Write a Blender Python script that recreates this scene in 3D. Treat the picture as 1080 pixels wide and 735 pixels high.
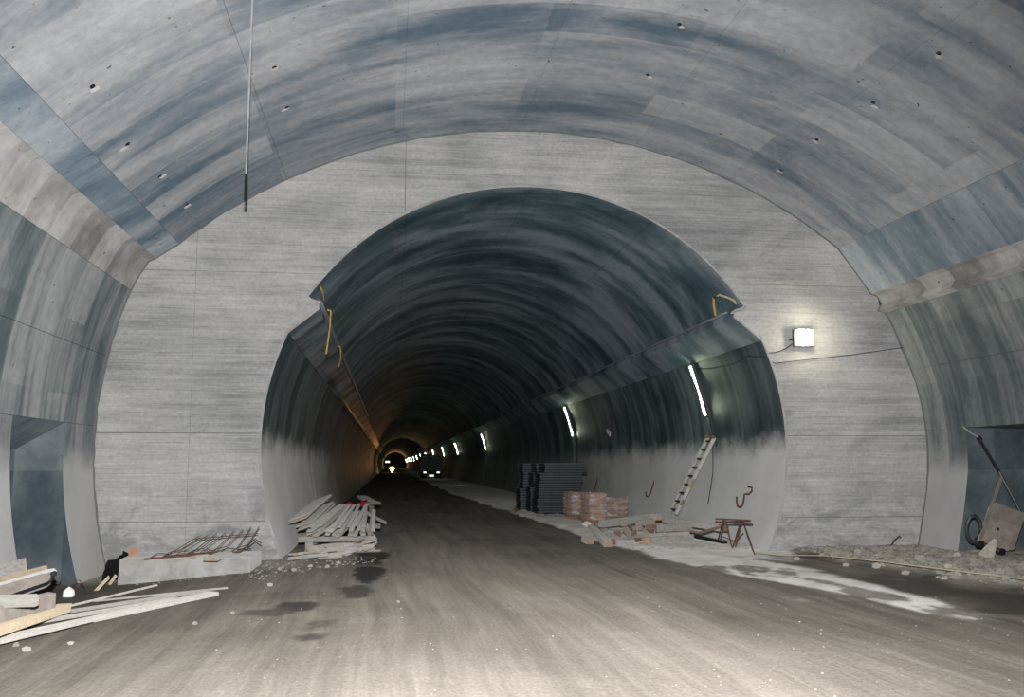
import bpy, bmesh, math, random
import numpy as np
from mathutils import Vector, Matrix

for o in list(bpy.data.objects):
    bpy.data.objects.remove(o)
S = bpy.context.scene
COL = S.collection
rnd = random.Random(7)

# ------------------------------------------------------------ camera
FPX, CX, CY, H = 1010.0, 540.0, 367.5, 1.7          # focal length in px of the 1080x735 frame
YAW, PITCH = math.radians(7.2816), math.radians(6.9155)
FWD = Vector((math.sin(YAW) * math.cos(PITCH), math.cos(YAW) * math.cos(PITCH), math.sin(PITCH)))
RGT = Vector((math.cos(YAW), -math.sin(YAW), 0))
UPV = RGT.cross(FWD)
CAM = Vector((0, 0, H))
cd = bpy.data.cameras.new('camera'); cam = bpy.data.objects.new('camera', cd); COL.objects.link(cam)
cd.sensor_fit = 'HORIZONTAL'; cd.sensor_width = 36; cd.lens = 36 * FPX / 1080
cd.clip_start = .1; cd.clip_end = 1500
cam.matrix_world = Matrix.Translation(CAM) @ Matrix((RGT, UPV, -FWD)).transposed().to_4x4()
S.camera = cam

# ------------------------------------------------------------ world, flash, exposure
w = bpy.data.worlds.new('World'); S.world = w; w.use_nodes = True
w.node_tree.nodes['Background'].inputs[0].default_value = (.35, .5, .7, 1)
w.node_tree.nodes['Background'].inputs[1].default_value = .0015
S.view_settings.view_transform = 'Standard'
S.view_settings.look = 'None'
S.view_settings.gamma = 1
S.view_settings.use_curve_mapping = False
S.view_settings.exposure = 0.0
# the photographer's flash gun, held beside the lens
fl = bpy.data.lights.new('camera_flash', 'SPOT'); flo = bpy.data.objects.new('camera_flash', fl); COL.objects.link(flo)
fl.energy = 14500; fl.spot_size = math.radians(100); fl.spot_blend = .9; fl.shadow_soft_size = .06
fl.color = (1.0, .985, .97)
flo.location = (-.03, -.05, 2.25)
flo.rotation_euler = (Vector((.05, 1, -.07))).to_track_quat('-Z', 'Y').to_euler()

# ------------------------------------------------------------ pixel -> place helpers
def ray(px, py): return FWD + RGT * ((px - CX) / FPX) - UPV * ((py - CY) / FPX)
def atY(px, py, Y): d = ray(px, py); return CAM + d * (Y / d.y)
def atZ(px, py, Z=0.): d = ray(px, py); return CAM + d * ((Z - H) / d.z)
def on_cyl(px, py, R, xc=2.75, zc=2.1):
    d = ray(px, py); a = d.x ** 2 + d.z ** 2; b = 2 * ((CAM.x - xc) * d.x + (CAM.z - zc) * d.z)
    c = (CAM.x - xc) ** 2 + (CAM.z - zc) ** 2 - R * R
    return CAM + d * ((-b + math.sqrt(b * b - 4 * a * c)) / 2 / a)

# ------------------------------------------------------------ node helpers
class NT:
    def __init__(s, name, rough=.8, spec=.3, metal=0.):
        s.m = bpy.data.materials.new(name); s.m.use_nodes = True; s.t = s.m.node_tree
        s.b = s.t.nodes['Principled BSDF']
        s.b.inputs['Roughness'].default_value = rough
        s.b.inputs['Specular IOR Level'].default_value = spec
        s.b.inputs['Metallic'].default_value = metal
        s.b.inputs['Diffuse Roughness'].default_value = 1. if rough > .84 else .6 if rough > .55 else .3
    def n(s, typ, ins=None, **kw):
        nd = s.t.nodes.new(typ)
        for k, v in kw.items(): setattr(nd, k, v)
        for k, v in (ins or {}).items(): s.set(nd.inputs[k], v)
        return nd
    def set(s, sock, v):
        if isinstance(v, bpy.types.NodeSocket): s.t.links.new(v, sock)
        else: sock.default_value = v
    def math(s, op, a, b=0., c=None, clamp=False):
        nd = s.n('ShaderNodeMath', operation=op, use_clamp=clamp)
        s.set(nd.inputs[0], a); s.set(nd.inputs[1], b)
        if c is not None: s.set(nd.inputs[2], c)
        return nd.outputs[0]
    def scale(s, vec, sc, loc=(0, 0, 0)):
        return s.n('ShaderNodeMapping', {'Vector': vec, 'Scale': sc, 'Location': loc}).outputs[0]
    def noise(s, vec, sc, scale=1., detail=4., rough=.55, dist=0., loc=(0, 0, 0)):
        return s.n('ShaderNodeTexNoise', {'Vector': s.scale(vec, sc, loc), 'Scale': scale, 'Detail': detail, 'Roughness': rough, 'Distortion': dist}).outputs[0]
    def ramp(s, f, stops):
        r = s.n('ShaderNodeValToRGB'); s.set(r.inputs[0], f); e = r.color_ramp.elements
        while len(e) < len(stops): e.new(.5)
        for el, (p, c) in zip(e, stops):
            el.position = p; el.color = c if len(c) == 4 else (*c, 1)
        return r.outputs[0]
    def fr(s, f, a, b, lo=0., hi=1.):
        return s.n('ShaderNodeMapRange', {'Value': f, 'From Min': a, 'From Max': b, 'To Min': lo, 'To Max': hi}, interpolation_type='SMOOTHSTEP').outputs[0]
    def mix(s, f, a, b, blend='MIX'):
        nd = s.n('ShaderNodeMix', data_type='RGBA', blend_type=blend)
        s.set(nd.inputs[0], f)
        for k, v in ((6, a), (7, b)):
            if isinstance(v, tuple) and len(v) == 3: v = (*v, 1)
            s.set(nd.inputs[k], v)
        return nd.outputs[2]
    def uv(s): return s.n('ShaderNodeUVMap').outputs[0]
    def pos(s): return s.n('ShaderNodeNewGeometry').outputs['Position']
    def sep(s, v): return s.n('ShaderNodeSeparateXYZ', {0: v}).outputs
    def comb(s, x, y, z=0.):
        nd = s.n('ShaderNodeCombineXYZ'); s.set(nd.inputs[0], x); s.set(nd.inputs[1], y); s.set(nd.inputs[2], z); return nd.outputs[0]
    def col(s, c): s.set(s.b.inputs['Base Color'], (*c, 1) if isinstance(c, tuple) and len(c) == 3 else c); return s
    def bump(s, h, st=.4, d=.02):
        s.set(s.b.inputs['Normal'], s.n('ShaderNodeBump', {'Height': h, 'Strength': st, 'Distance': d}).outputs[0]); return s

def g(v, r=1., b=1.): return (v * r, v, v * b)

M = {}
def lining(name, dark, mid, light, sstretch=.22, ystretch=1.5, rough=.75, spec=.3, cell=(2.3, .93), low=None, drough=.6, cw=1.):
    k = NT(name, rough, spec); k.b.inputs['Diffuse Roughness'].default_value = drough; uv = k.uv(); u, v, _ = k.sep(uv)
    streak = k.noise(uv, (sstretch, ystretch, 1), 1, 6, .6)
    patch = k.noise(uv, (.33, .5, 1), 1, 5, .6, .8, (3, 7, 0))
    cel = k.n('ShaderNodeTexWhiteNoise', {'Vector': k.comb(k.math('FLOOR', k.math('DIVIDE', u, cell[0])), k.math('FLOOR', k.math('DIVIDE', v, cell[1])), 0)}, noise_dimensions='3D').outputs[0]
    ring = k.n('ShaderNodeTexWhiteNoise', {'W': k.math('FLOOR', k.math('DIVIDE', v, cell[1]))}, noise_dimensions='1D').outputs[0]
    big = k.noise(uv, (.12, .75, 1), 1, 3, .5, .6, (8, 2, 0))
    t = k.math('ADD', k.math('MULTIPLY', streak, .30), k.math('MULTIPLY', patch, .34))
    t = k.math('ADD', t, k.math('MULTIPLY', big, .22)); t = k.math('ADD', t, k.math('MULTIPLY', k.math('ADD', k.math('MULTIPLY', k.math('SUBTRACT', cel, .5), cw), .5), .08)); t = k.math('ADD', t, k.math('MULTIPLY', k.math('ADD', k.math('MULTIPLY', k.math('SUBTRACT', ring, .5), cw), .5), .06))
    c = k.ramp(t, [(.42, dark), (.48, mid), (.545, light), (.62, tuple(x * 1.25 for x in light))])
    fine = k.noise(uv, (6, 6, 1), 1, 5, .7)
    c = k.mix(1., c, k.ramp(fine, [(.25, g(.78)), (.7, g(1.12))]), 'MULTIPLY')
    speck = k.noise(uv, (9, 9, 1), 1, 2, .5, 0, (11, 5, 0))
    c = k.mix(k.fr(speck, .70, .76), c, (.06, .055, .05))
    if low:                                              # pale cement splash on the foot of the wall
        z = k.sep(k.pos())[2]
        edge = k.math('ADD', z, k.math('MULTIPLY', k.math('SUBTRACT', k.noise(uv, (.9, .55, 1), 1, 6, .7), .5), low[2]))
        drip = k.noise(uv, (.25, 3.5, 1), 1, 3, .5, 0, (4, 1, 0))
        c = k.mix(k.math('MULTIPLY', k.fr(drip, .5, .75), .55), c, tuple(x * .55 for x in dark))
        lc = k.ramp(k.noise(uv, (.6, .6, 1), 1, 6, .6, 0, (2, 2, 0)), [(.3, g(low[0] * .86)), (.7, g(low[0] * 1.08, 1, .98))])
        depth_shade = k.math('ADD', v, k.math('MULTIPLY', k.math('SUBTRACT', k.noise(uv, (.5, .2, 1), 1, 4, .6, 0, (7, 7, 0)), .5), 14.))  # splash fades with depth: the tunnel's darkness painted into the colour
        c = k.mix(k.math('MULTIPLY', k.fr(edge, low[1] + .35, low[1] - .35), k.fr(depth_shade, 46, 27, .12, 1.)), c, lc)
    k.col(c)
    k.bump(k.math('ADD', k.math('MULTIPLY', streak, .6), k.math('MULTIPLY', fine, .5)), .35, .03)
    M[name] = k.m
lining('vault_concrete', (.085, .118, .15), (.17, .195, .222), (.275, .284, .297))
lining('vault_band', (.075, .115, .15), (.14, .18, .215), (.25, .28, .305))
lining('chamber_wall', (.07, .092, .095), (.13, .152, .155), (.215, .23, .228), .12, 3.2, low=(.33, 1.8, .9), cell=(1.2, .93))
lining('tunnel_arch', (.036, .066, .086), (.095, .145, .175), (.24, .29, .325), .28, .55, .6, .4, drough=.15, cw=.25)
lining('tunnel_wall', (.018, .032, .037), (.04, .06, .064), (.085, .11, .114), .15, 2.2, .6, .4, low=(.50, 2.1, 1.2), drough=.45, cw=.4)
lining('niche_concrete', (.045, .065, .08), (.075, .10, .115), (.13, .155, .165), .8, .5)
lining('ledge_concrete', (.16, .157, .15), (.26, .256, .248), (.37, .365, .355), .9, .35)

def board_wall():
    k = NT('board_concrete', .85, .2); p = k.pos(); x, y, z = k.sep(p)
    xz = k.comb(x, z)
    st = k.noise(xz, (.35, 9, 1), 1, 5, .6)
    st2 = k.noise(xz, (1.6, 34, 1), 1, 3, .6, 0, (5, 3, 0))
    pa = k.noise(xz, (.4, .55, 1), 1, 5, .6, .5)
    row = k.n('ShaderNodeTexWhiteNoise', {'Vector': k.comb(k.math('FLOOR', k.math('DIVIDE', k.math('ADD', x, k.math('MULTIPLY', k.math('FLOOR', k.math('DIVIDE', z, .14)), 1.37)), 3.1)), k.math('FLOOR', k.math('DIVIDE', z, .14)), 0)}).outputs[0]
    t = k.math('ADD', k.math('MULTIPLY', st, .24), k.math('MULTIPLY', pa, .56)); t = k.math('ADD', t, k.math('MULTIPLY', row, .05)); t = k.math('ADD', t, k.math('MULTIPLY', st2, .22))
    c = k.ramp(t, [(.40, (.21, .215, .22)), (.52, (.345, .347, .348)), (.66, (.47, .467, .458))])
    fine = k.noise(xz, (14, 14, 1), 1, 4, .7)
    c = k.mix(1., c, k.ramp(fine, [(.25, g(.80)), (.7, g(1.1))]), 'MULTIPLY')
    seam = k.math('PINGPONG', z, .07); k_line = k.fr(seam, .006, 0)
    br = k.noise(xz, (.7, 6, 1), 1, 2, .5, 0, (9, 9, 0))
    c = k.mix(k.math('MULTIPLY', k.math('MULTIPLY', k_line, k.fr(br, .5, .62)), .6), c, (.11, .11, .115))
    # dark damp smear and pale splashes low on the wall
    low = k.math('MULTIPLY', k.fr(k.math('ADD', z, k.math('MULTIPLY', pa, -.9)), 1.2, .2), k.fr(k.noise(xz, (1.1, 1.6, 1), 1, 5, .7, .5, (1, 8, 0)), .45, .62))
    c = k.mix(k.math('MULTIPLY', low, .55), c, (.15, .155, .16))
    spl = k.math('MULTIPLY', k.fr(z, 1.5, .3), k.fr(k.noise(xz, (2.2, 2.6, 1), 1, 6, .75, .4, (6, 2, 0)), .56, .68))
    c = k.mix(k.math('MULTIPLY', spl, .6), c, (.48, .475, .46))
    k.col(c).bump(k.math('ADD', k.math('SUBTRACT', st, k.math('MULTIPLY', k_line, .5)), k.math('MULTIPLY', fine, .3)), .35, .02)
    M['board_concrete'] = k.m
board_wall()

def floor_mat():
    k = NT('dirt_floor', .9, .2); p = k.pos(); x, y, z = k.sep(p)
    at = lambda nm: k.n('ShaderNodeAttribute', attribute_name=nm).outputs['Fac']
    # wheel tracks run along the tunnel, swinging to the left in the foreground
    xs = k.math('ADD', x, k.math('MULTIPLY', k.noise(p, (.06, .05, 0), 1, 2), 2.2))
    tr = k.noise(k.comb(xs, y), (3.2, .12, 1), 1, 5, .65)
    tr2 = k.noise(k.comb(xs, y), (11, .4, 1), 1, 3, .6, 0, (3, 3, 0))
    pa = k.noise(p, (.5, .35, 0), 1, 5, .6, .6)
    t = k.math('ADD', k.math('MULTIPLY', tr, .45), k.math('MULTIPLY', pa, .35)); t = k.math('ADD', t, k.math('MULTIPLY', tr2, .2))
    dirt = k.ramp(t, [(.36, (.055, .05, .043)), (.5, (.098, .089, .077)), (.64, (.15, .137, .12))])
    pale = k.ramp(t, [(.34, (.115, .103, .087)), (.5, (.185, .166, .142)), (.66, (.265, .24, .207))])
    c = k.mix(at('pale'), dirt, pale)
    fine = k.noise(p, (26, 18, 1), 1, 4, .75)
    c = k.mix(1., c, k.ramp(fine, [(.25, g(.68)), (.72, g(1.28))]), 'MULTIPLY')
    dustc = k.ramp(k.noise(p, (1.4, 1.0, 0), 1, 5, .65, 0, (4, 4, 0)), [(.3, (.36, .352, .335)), (.7, (.62, .605, .58))])
    c = k.mix(at('dust'), c, dustc)
    c = k.mix(at('rub'), c, k.ramp(k.noise(p, (5, 4, 0), 1, 5, .75), [(.3, (.11, .10, .085)), (.5, (.22, .203, .175)), (.7, (.40, .378, .34))]))
    c = k.mix(at('wet'), c, (.03, .028, .025))
    k.set(k.b.inputs['Roughness'], k.math('SUBTRACT', .92, k.math('MULTIPLY', at('wet'), .3)))
    k.col(c).bump(k.math('ADD', fine, k.math('MULTIPLY', tr2, .8)), .6, .03)
    M['dirt_floor'] = k.m
floor_mat()

def simple(name, c, rough=.8, spec=.3, metal=0., var=.25, sc=6., bump=0., stretch=(1, 1, 1)):
    k = NT(name, rough, spec, metal); tc = k.n('ShaderNodeTexCoord').outputs['Object']
    rn = k.n('ShaderNodeObjectInfo').outputs['Random']
    nz = k.noise(tc, stretch, sc, 5, .65)
    f = k.ramp(nz, [(.28, g(1 - var)), (.72, g(1 + var * .7))])
    cc = k.mix(1., (*c, 1), f, 'MULTIPLY')
    k.col(k.mix(1., cc, k.ramp(rn, [(0., g(1 - var * .8)), (1., g(1 + var * .5))]), 'MULTIPLY'))
    if bump: k.bump(nz, bump, .02)
    M[name] = k.m
    return k
simple('grey_timber', (.34, .328, .31), .85, .2, var=.35, sc=5, bump=.3, stretch=(1, 6, 6))
simple('pale_timber', (.38, .365, .34), .85, .2, var=.25, sc=5, bump=.3, stretch=(1, 6, 6))
simple('brown_timber', (.23, .15, .105), .85, .2, var=.4, sc=5, stretch=(1, 6, 6))
simple('sawn_end', (.37, .295, .235), .85, .2, var=.25)
simple('red_end', (.21, .13, .10), .85, .2, var=.3)
simple('yellow_timber', (.43, .36, .26), .85, .2, var=.25, sc=4, stretch=(1, 6, 6))
simple('rust_steel', (.13, .065, .048), .75, .3, .3, var=.35, sc=14)
simple('dark_steel', (.055, .065, .07), .5, .5, .5, var=.4, sc=8)
simple('panel_side', (.022, .03, .036), .6, .4, .2, var=.5, sc=5, stretch=(1, 1, 8))
simple('panel_rail', (.05, .06, .064), .5, .5, .4, var=.4, sc=8)
simple('black_steel', (.014, .015, .017), .55, .4, .2, var=.3)
simple('gap_black', (.008, .008, .009), .8, .2, 0., var=.3)
simple('aluminium', (.50, .49, .47), .6, .4, .1, var=.2, sc=8)
simple('galvanised', (.40, .42, .43), .5, .5, .6, var=.3, sc=5)
simple('block_concrete', (.37, .365, .355), .9, .2, var=.35, sc=3.5, bump=.5)
simple('stone', (.33, .31, .27), .9, .2, var=.45, sc=5, bump=.3)
simple('pale_stone', (.31, .30, .275), .9, .2, var=.3, sc=5, bump=.3)
simple('red_cloth', (.26, .02, .03), .85, .2, var=.4, sc=4)
simple('yellow_strap', (.46, .33, .09), .7, .3, var=.3, sc=9)
simple('orange_clay', (.42, .25, .16), .85, .2, var=.3, sc=8)
simple('cable', (.03, .032, .035), .7, .3, var=.2)
simple('white_plastic', (.72, .72, .70), .5, .4, var=.15)
simple('sack_paper', (.36, .205, .135), .75, .3, var=.3, sc=7, bump=.4)
simple('mouth_rim', (.30, .30, .298), .9, .2, var=.35, sc=2, bump=.3)
simple('grout', (.36, .36, .355), .9, .2, var=.2, sc=6, bump=.4)
simple('truck_paint', (.035, .05, .06), .5, .4, .1, var=.2)
simple('rubber', (.012, .012, .013), .9, .2, var=.2)
simple('dark_glass', (.01, .012, .014), .35, .2, var=.1)
simple('cart_wood', (.20, .175, .155), .85, .2, var=.35, sc=5)
simple('joint_dark', (.16, .165, .17), .95, .1, var=.2)
k = simple('glint_metal', (.75, .7, .62), .36, .6, 1., var=.3, sc=3, bump=0.)
k.bump(k.noise(k.n('ShaderNodeTexCoord').outputs['Object'], (3, 1.6, 3), 1, 5, .7), .9, .12)
def film():
    k = NT('clear_film', .22, .9); tc = k.n('ShaderNodeTexCoord').outputs['Object']
    k.col((.85, .84, .84)); k.b.inputs['Transmission Weight'].default_value = 0
    a = k.noise(tc, (2.2, 2.2, 9), 1, 4, .6, 1.)
    k.set(k.b.inputs['Alpha'], k.fr(a, .42, .72, .12, .75))
    k.bump(k.noise(tc, (9, 9, 16), 1, 5, .7, 1.5), 1., .10)
    M['clear_film'] = k.m
film()
def emit(name, c, st):
    k = NT(name); k.col((.8, .8, .8)); k.b.inputs['Emission Color'].default_value = (*c, 1); k.b.inputs['Emission Strength'].default_value = st
    M[name] = k.m
emit('tube_glow', (.88, 1., .70), 75)
emit('flood_glow', (1., .92, .68), 75)
emit('head_glow', (1., .60, .26), 45)
emit('small_glow', (1., .82, .58), 6)
k = NT('reflector_glow', .3, .6); k.col((.8, .8, .78)); k.b.inputs['Emission Color'].default_value = (1, .97, .9, 1); k.b.inputs['Emission Strength'].default_value = 1.2; M['reflector_glow'] = k.m  # emission imitates the flash thrown back by reflectors and plate

# ------------------------------------------------------------ mesh helpers
class MB:
    def __init__(s): s.v = []; s.f = []; s.mi = []; s.cur = 0
    def add(s, vs, fs):
        o = len(s.v); s.v += [tuple(v) for v in vs]
        for f in fs: s.f.append(tuple(o + i for i in f)); s.mi.append(s.cur)
    def hexa(s, P): s.add(P, [(0, 3, 2, 1), (4, 5, 6, 7), (0, 1, 5, 4), (1, 2, 6, 5), (2, 3, 7, 6), (3, 0, 4, 7)]); return s
    def box(s, x0, x1, y0, y1, z0, z1, mat=None):
        P = [Vector(p) for p in ((x0, y0, z0), (x1, y0, z0), (x1, y1, z0), (x0, y1, z0), (x0, y0, z1), (x1, y0, z1), (x1, y1, z1), (x0, y1, z1))]
        if mat: P = [mat @ p for p in P]
        return s.hexa(P)
    def beam(s, a, b, w, h, up=(0, 0, 1), jit=0.):
        a = Vector(a); b = Vector(b); d = (b - a).normalized(); u = Vector(up)
        if abs(d.dot(u)) > .98: u = Vector((1, 0, 0))
        r = d.cross(u).normalized(); u = r.cross(d)
        j = lambda: 1 + rnd.uniform(-jit, jit)
        P = [p + r * (sx * w / 2 * j()) + u * (sz * h / 2 * j()) + d * rnd.uniform(-jit, jit) * .3 for p in (a, b) for sx, sz in ((-1, -1), (1, -1), (1, 1), (-1, 1))]
        s.add(P, [(0, 3, 2, 1), (4, 5, 6, 7), (0, 1, 5, 4), (1, 2, 6, 5), (2, 3, 7, 6), (3, 0, 4, 7)]); return s
    def tube(s, pts, r, n=8, caps=True, taper=None):
        pts = [Vector(p) for p in pts]; rings = []; prev = None
        for i, p in enumerate(pts):
            d = (pts[min(i + 1, len(pts) - 1)] - pts[max(i - 1, 0)]).normalized()
            u = prev - d * prev.dot(d) if prev else (Vector((0, 0, 1)) if abs(d.z) < .9 else Vector((1, 0, 0)))
            u = (u - d * u.dot(d)).normalized(); prev = u; q = d.cross(u)
            rr = taper[i] if taper else r
            rings.append([p + (u * math.cos(2 * math.pi * k / n) + q * math.sin(2 * math.pi * k / n)) * rr for k in range(n)])
        vs = [v for rg in rings for v in rg]
        fs = [(i * n + k, i * n + (k + 1) % n, (i + 1) * n + (k + 1) % n, (i + 1) * n + k) for i in range(len(pts) - 1) for k in range(n)]
        if caps: fs += [tuple(range(n))[::-1], tuple((len(pts) - 1) * n + k for k in range(n))]
        s.add(vs, fs); return s
    def disc(s, c, nrm, r, th, n=14): nrm = Vector(nrm).normalized(); return s.tube([Vector(c), Vector(c) + nrm * th], r, n)
    def build(s, name, mat, parent=None, smooth=False, origin=None, bevel=0.):
        me = bpy.data.meshes.new(name)
        o3 = Vector(origin) if origin is not None else Vector((0, 0, 0))
        me.from_pydata([tuple(Vector(v) - o3) for v in s.v], [], s.f); me.update()
        for mm in (mat if isinstance(mat, (list, tuple)) else [mat]): me.materials.append(M[mm])
        me.polygons.foreach_set('material_index', s.mi)
        if smooth: me.polygons.foreach_set('use_smooth', [True] * len(me.polygons))
        bm = bmesh.new(); bm.from_mesh(me); bmesh.ops.recalc_face_normals(bm, faces=bm.faces)
        if bevel:
            bmesh.ops.bevel(bm, geom=list(bm.edges), offset=bevel, segments=2, profile=.6, affect='EDGES', clamp_overlap=True)
        bm.to_mesh(me); bm.free()
        ob = bpy.data.objects.new(name, me); COL.objects.link(ob); ob.location = o3
        if parent: ob.parent = parent
        return ob

def tag(o, label, cat, group=None):
    o['label'] = label; o['category'] = cat
    if group: o['group'] = group
    return o
def thing(name, label, cat, loc=(0, 0, 0), rz=0., group=None):
    o = bpy.data.objects.new(name, None); COL.objects.link(o); o.location = loc; o.rotation_euler = (0, 0, rz); o.empty_display_size = .2
    return tag(o, label, cat, group)
def structure(o, label=None, cat=None):
    o['kind'] = 'structure'
    if label: o['label'] = label
    if cat: o['category'] = cat
    return o

# ------------------------------------------------------------ value noise for the ground
_pn = np.random.RandomState(3).rand(256, 256)
def vnoise(x, y, oct=4):
    x = np.asarray(x, float); y = np.asarray(y, float); out = 0; amp = 1; tot = 0
    for i in range(oct):
        xi = np.floor(x).astype(int); yi = np.floor(y).astype(int); fx = x - xi; fy = y - yi
        fx = fx * fx * (3 - 2 * fx); fy = fy * fy * (3 - 2 * fy)
        q = lambda a, b: _pn[a % 256, b % 256]
        out = out + amp * ((q(xi, yi) * (1 - fx) + q(xi + 1, yi) * fx) * (1 - fy) + (q(xi, yi + 1) * (1 - fx) + q(xi + 1, yi + 1) * fx) * fy)
        tot += amp; amp *= .5; x = x * 2.03 + 17; y = y * 2.03 + 31
    return out / tot
def sst(x, a, b):
    t = np.clip((np.asarray(x, float) - a) / (b - a), 0, 1); return t * t * (3 - 2 * t)
def bank_mask(x, y):
    xb = np.interp(y, [4, 11.7, 14.5, 17.6, 18.6], [8.7, 8.25, 8.1, 7.7, 7.6]) + (vnoise(x * .9, y * .9 + 5) - .5) * 1.1
    return sst(x, xb, xb + .45) * sst(y, 18.9, 18.1)
def dust_edge(y): return np.interp(y, [10, 13.8, 17.2, 24.7, 54.6, 120], [6.35, 5.75, 4.85, 4.62, 3.75, 3.7])
def dust_mask(x, y):
    e = dust_edge(y) + (vnoise(x * .8 + 40, y * .7) - .5) * .55
    d = sst(x, e - .06, e + .06)
    out = np.interp(y, [9.9, 12, 14.5, 17, 18.6, 19.2], [6.95, 6.85, 6.8, 7.2, 7.9, 20]) + (vnoise(x * 1.2 + 9, y * 1.2) - .5) * .8
    d = d * (1 - sst(x, out - .1, out + .15)) * sst(y, 9.8, 10.4)
    holes = sst(vnoise(x * 2.2 + 3, y * .9 + 70, 5), .53, .60) * sst(y, 18.5, 16)
    d = d * (1 - .85 * holes)
    st = sst(vnoise(x * 3.1 + 60, y * .45 + 12, 4), .60, .68) * sst(x, 4.9, 5.1) * sst(x, 6.4, 6.0) * sst(y, 11.5, 12.2) * sst(y, 17.5, 16.5)
    return np.maximum(d, st * .6)
def floor_z(x, y):
    z = -.24 * sst(x, -1.2, -5.0)
    z = z + .075 * bank_mask(x, y) + .05 * bank_mask(x, y) * vnoise(x * 2.2, y * 2.2)
    z = z + .045 * sst(x, dust_edge(y) - .05, dust_edge(y) + .35) * sst(y, 17.5, 19.5)
    z = z + .03 * (vnoise(x * 1.1 + 8, y * .5 + 3) - .5) * sst(y, 120, 30)
    return z
def fz(x, y): return float(floor_z(x, y))

# ------------------------------------------------------------ profiles (x from tunnel axis XC, z)
XC, YW = 2.75, 18.4
def arc(R, zc, a0, a1, n): return [(R * math.sin(math.radians(a)), zc + R * math.cos(math.radians(a))) for a in np.linspace(a0, a1, n)]
aI = math.degrees(math.atan2(4.38, 4.89 - 2.02))
IN_ARCH = arc(5.2, 2.02, -aI, aI, 49)
aW0 = math.degrees(math.acos((4.19 - 2.1) / 5.14)); aW1 = math.degrees(math.acos((-.65 - 2.1) / 5.14))
IN_WALL_R = arc(5.14, 2.1, aW0, aW1, 25)
IN_LIP_R = [(IN_ARCH[-1][0], IN_ARCH[-1][1]), (4.14, 4.79), (4.13, 4.65), (4.2, 4.60), IN_WALL_R[0]]
mir = lambda P: [(-x, z) for x, z in P][::-1]
IN_WALL_L, IN_LIP_L = mir(IN_WALL_R), mir(IN_LIP_R)
aO = math.degrees(math.asin(6.75 / 10.3))
aOr = math.degrees(math.asin(6.4 / 10.3))
OUT_ARCH = arc(10.3, -1.93, -aO, aOr, 57)
OUT_BAND_L = [(-7.17, 5.56), OUT_ARCH[0]]
OUT_LEDGE_L = [(-7.58, 4.94), (-7.44, 5.24), (-7.28, 5.50), (-7.17, 5.56)]
OUT_WALL_L = mir(arc(8.1, 2.1, math.degrees(math.acos((4.94 - 2.1) / 8.1)), math.degrees(math.acos((-.7 - 2.1) / 8.1)), 29))
OUT_BAND_R = [OUT_ARCH[-1], (6.75, 5.66), (7.08, 5.20)]
OUT_LEDGE_R = [(7.08, 5.20), (7.20, 5.16), (7.30, 5.0), (7.22, 4.86), (7.38, 4.80)]
OUT_WALL_R = [(7.38, 4.80), (7.52, 4.55), (7.70, 4.1), (7.85, 3.73), (7.97, 3.35), (8.06, 3.0), (8.13, 2.5), (8.16, 2.1), (8.14, 1.6), (8.06, 1.1), (7.95, .55), (7.82, .0), (7.6, -.7)]
OUT_WALL_L[0] = (OUT_WALL_L[0][0], OUT_WALL_L[0][1]); OUT_WALL_L[-1] = OUT_LEDGE_L[0]

def resample(P, step):
    out = [P[0]]
    for a, b in zip(P, P[1:]):
        n = max(1, int(math.hypot(b[0] - a[0], b[1] - a[1]) / step))
        out += [(a[0] + (b[0] - a[0]) * i / n, a[1] + (b[1] - a[1]) * i / n) for i in range(1, n + 1)]
    return out
def cum(P):
    s = [0.]
    for a, b in zip(P, P[1:]): s.append(s[-1] + math.hypot(b[0] - a[0], b[1] - a[1]))
    return s
def cut(P, s0, s1):
    S_ = cum(P); f = lambda s: (float(np.interp(s, S_, [p[0] for p in P])), float(np.interp(s, S_, [p[1] for p in P])))
    return [f(s0)] + [p for p, s in zip(P, S_) if s0 + 1e-4 < s < s1 - 1e-4] + [f(s1)]
def nrm2(P, out=1):
    N = []
    for i in range(len(P)):
        a = P[max(i - 1, 0)]; b = P[min(i + 1, len(P) - 1)]; d = (b[0] - a[0], b[1] - a[1]); L = math.hypot(*d) or 1
        n = (-d[1] / L, d[0] / L)
        if n[0] * P[i][0] + n[1] * (P[i][1] - 2.0) < 0: n = (-n[0], -n[1])
        N.append(n)
    return N
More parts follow.
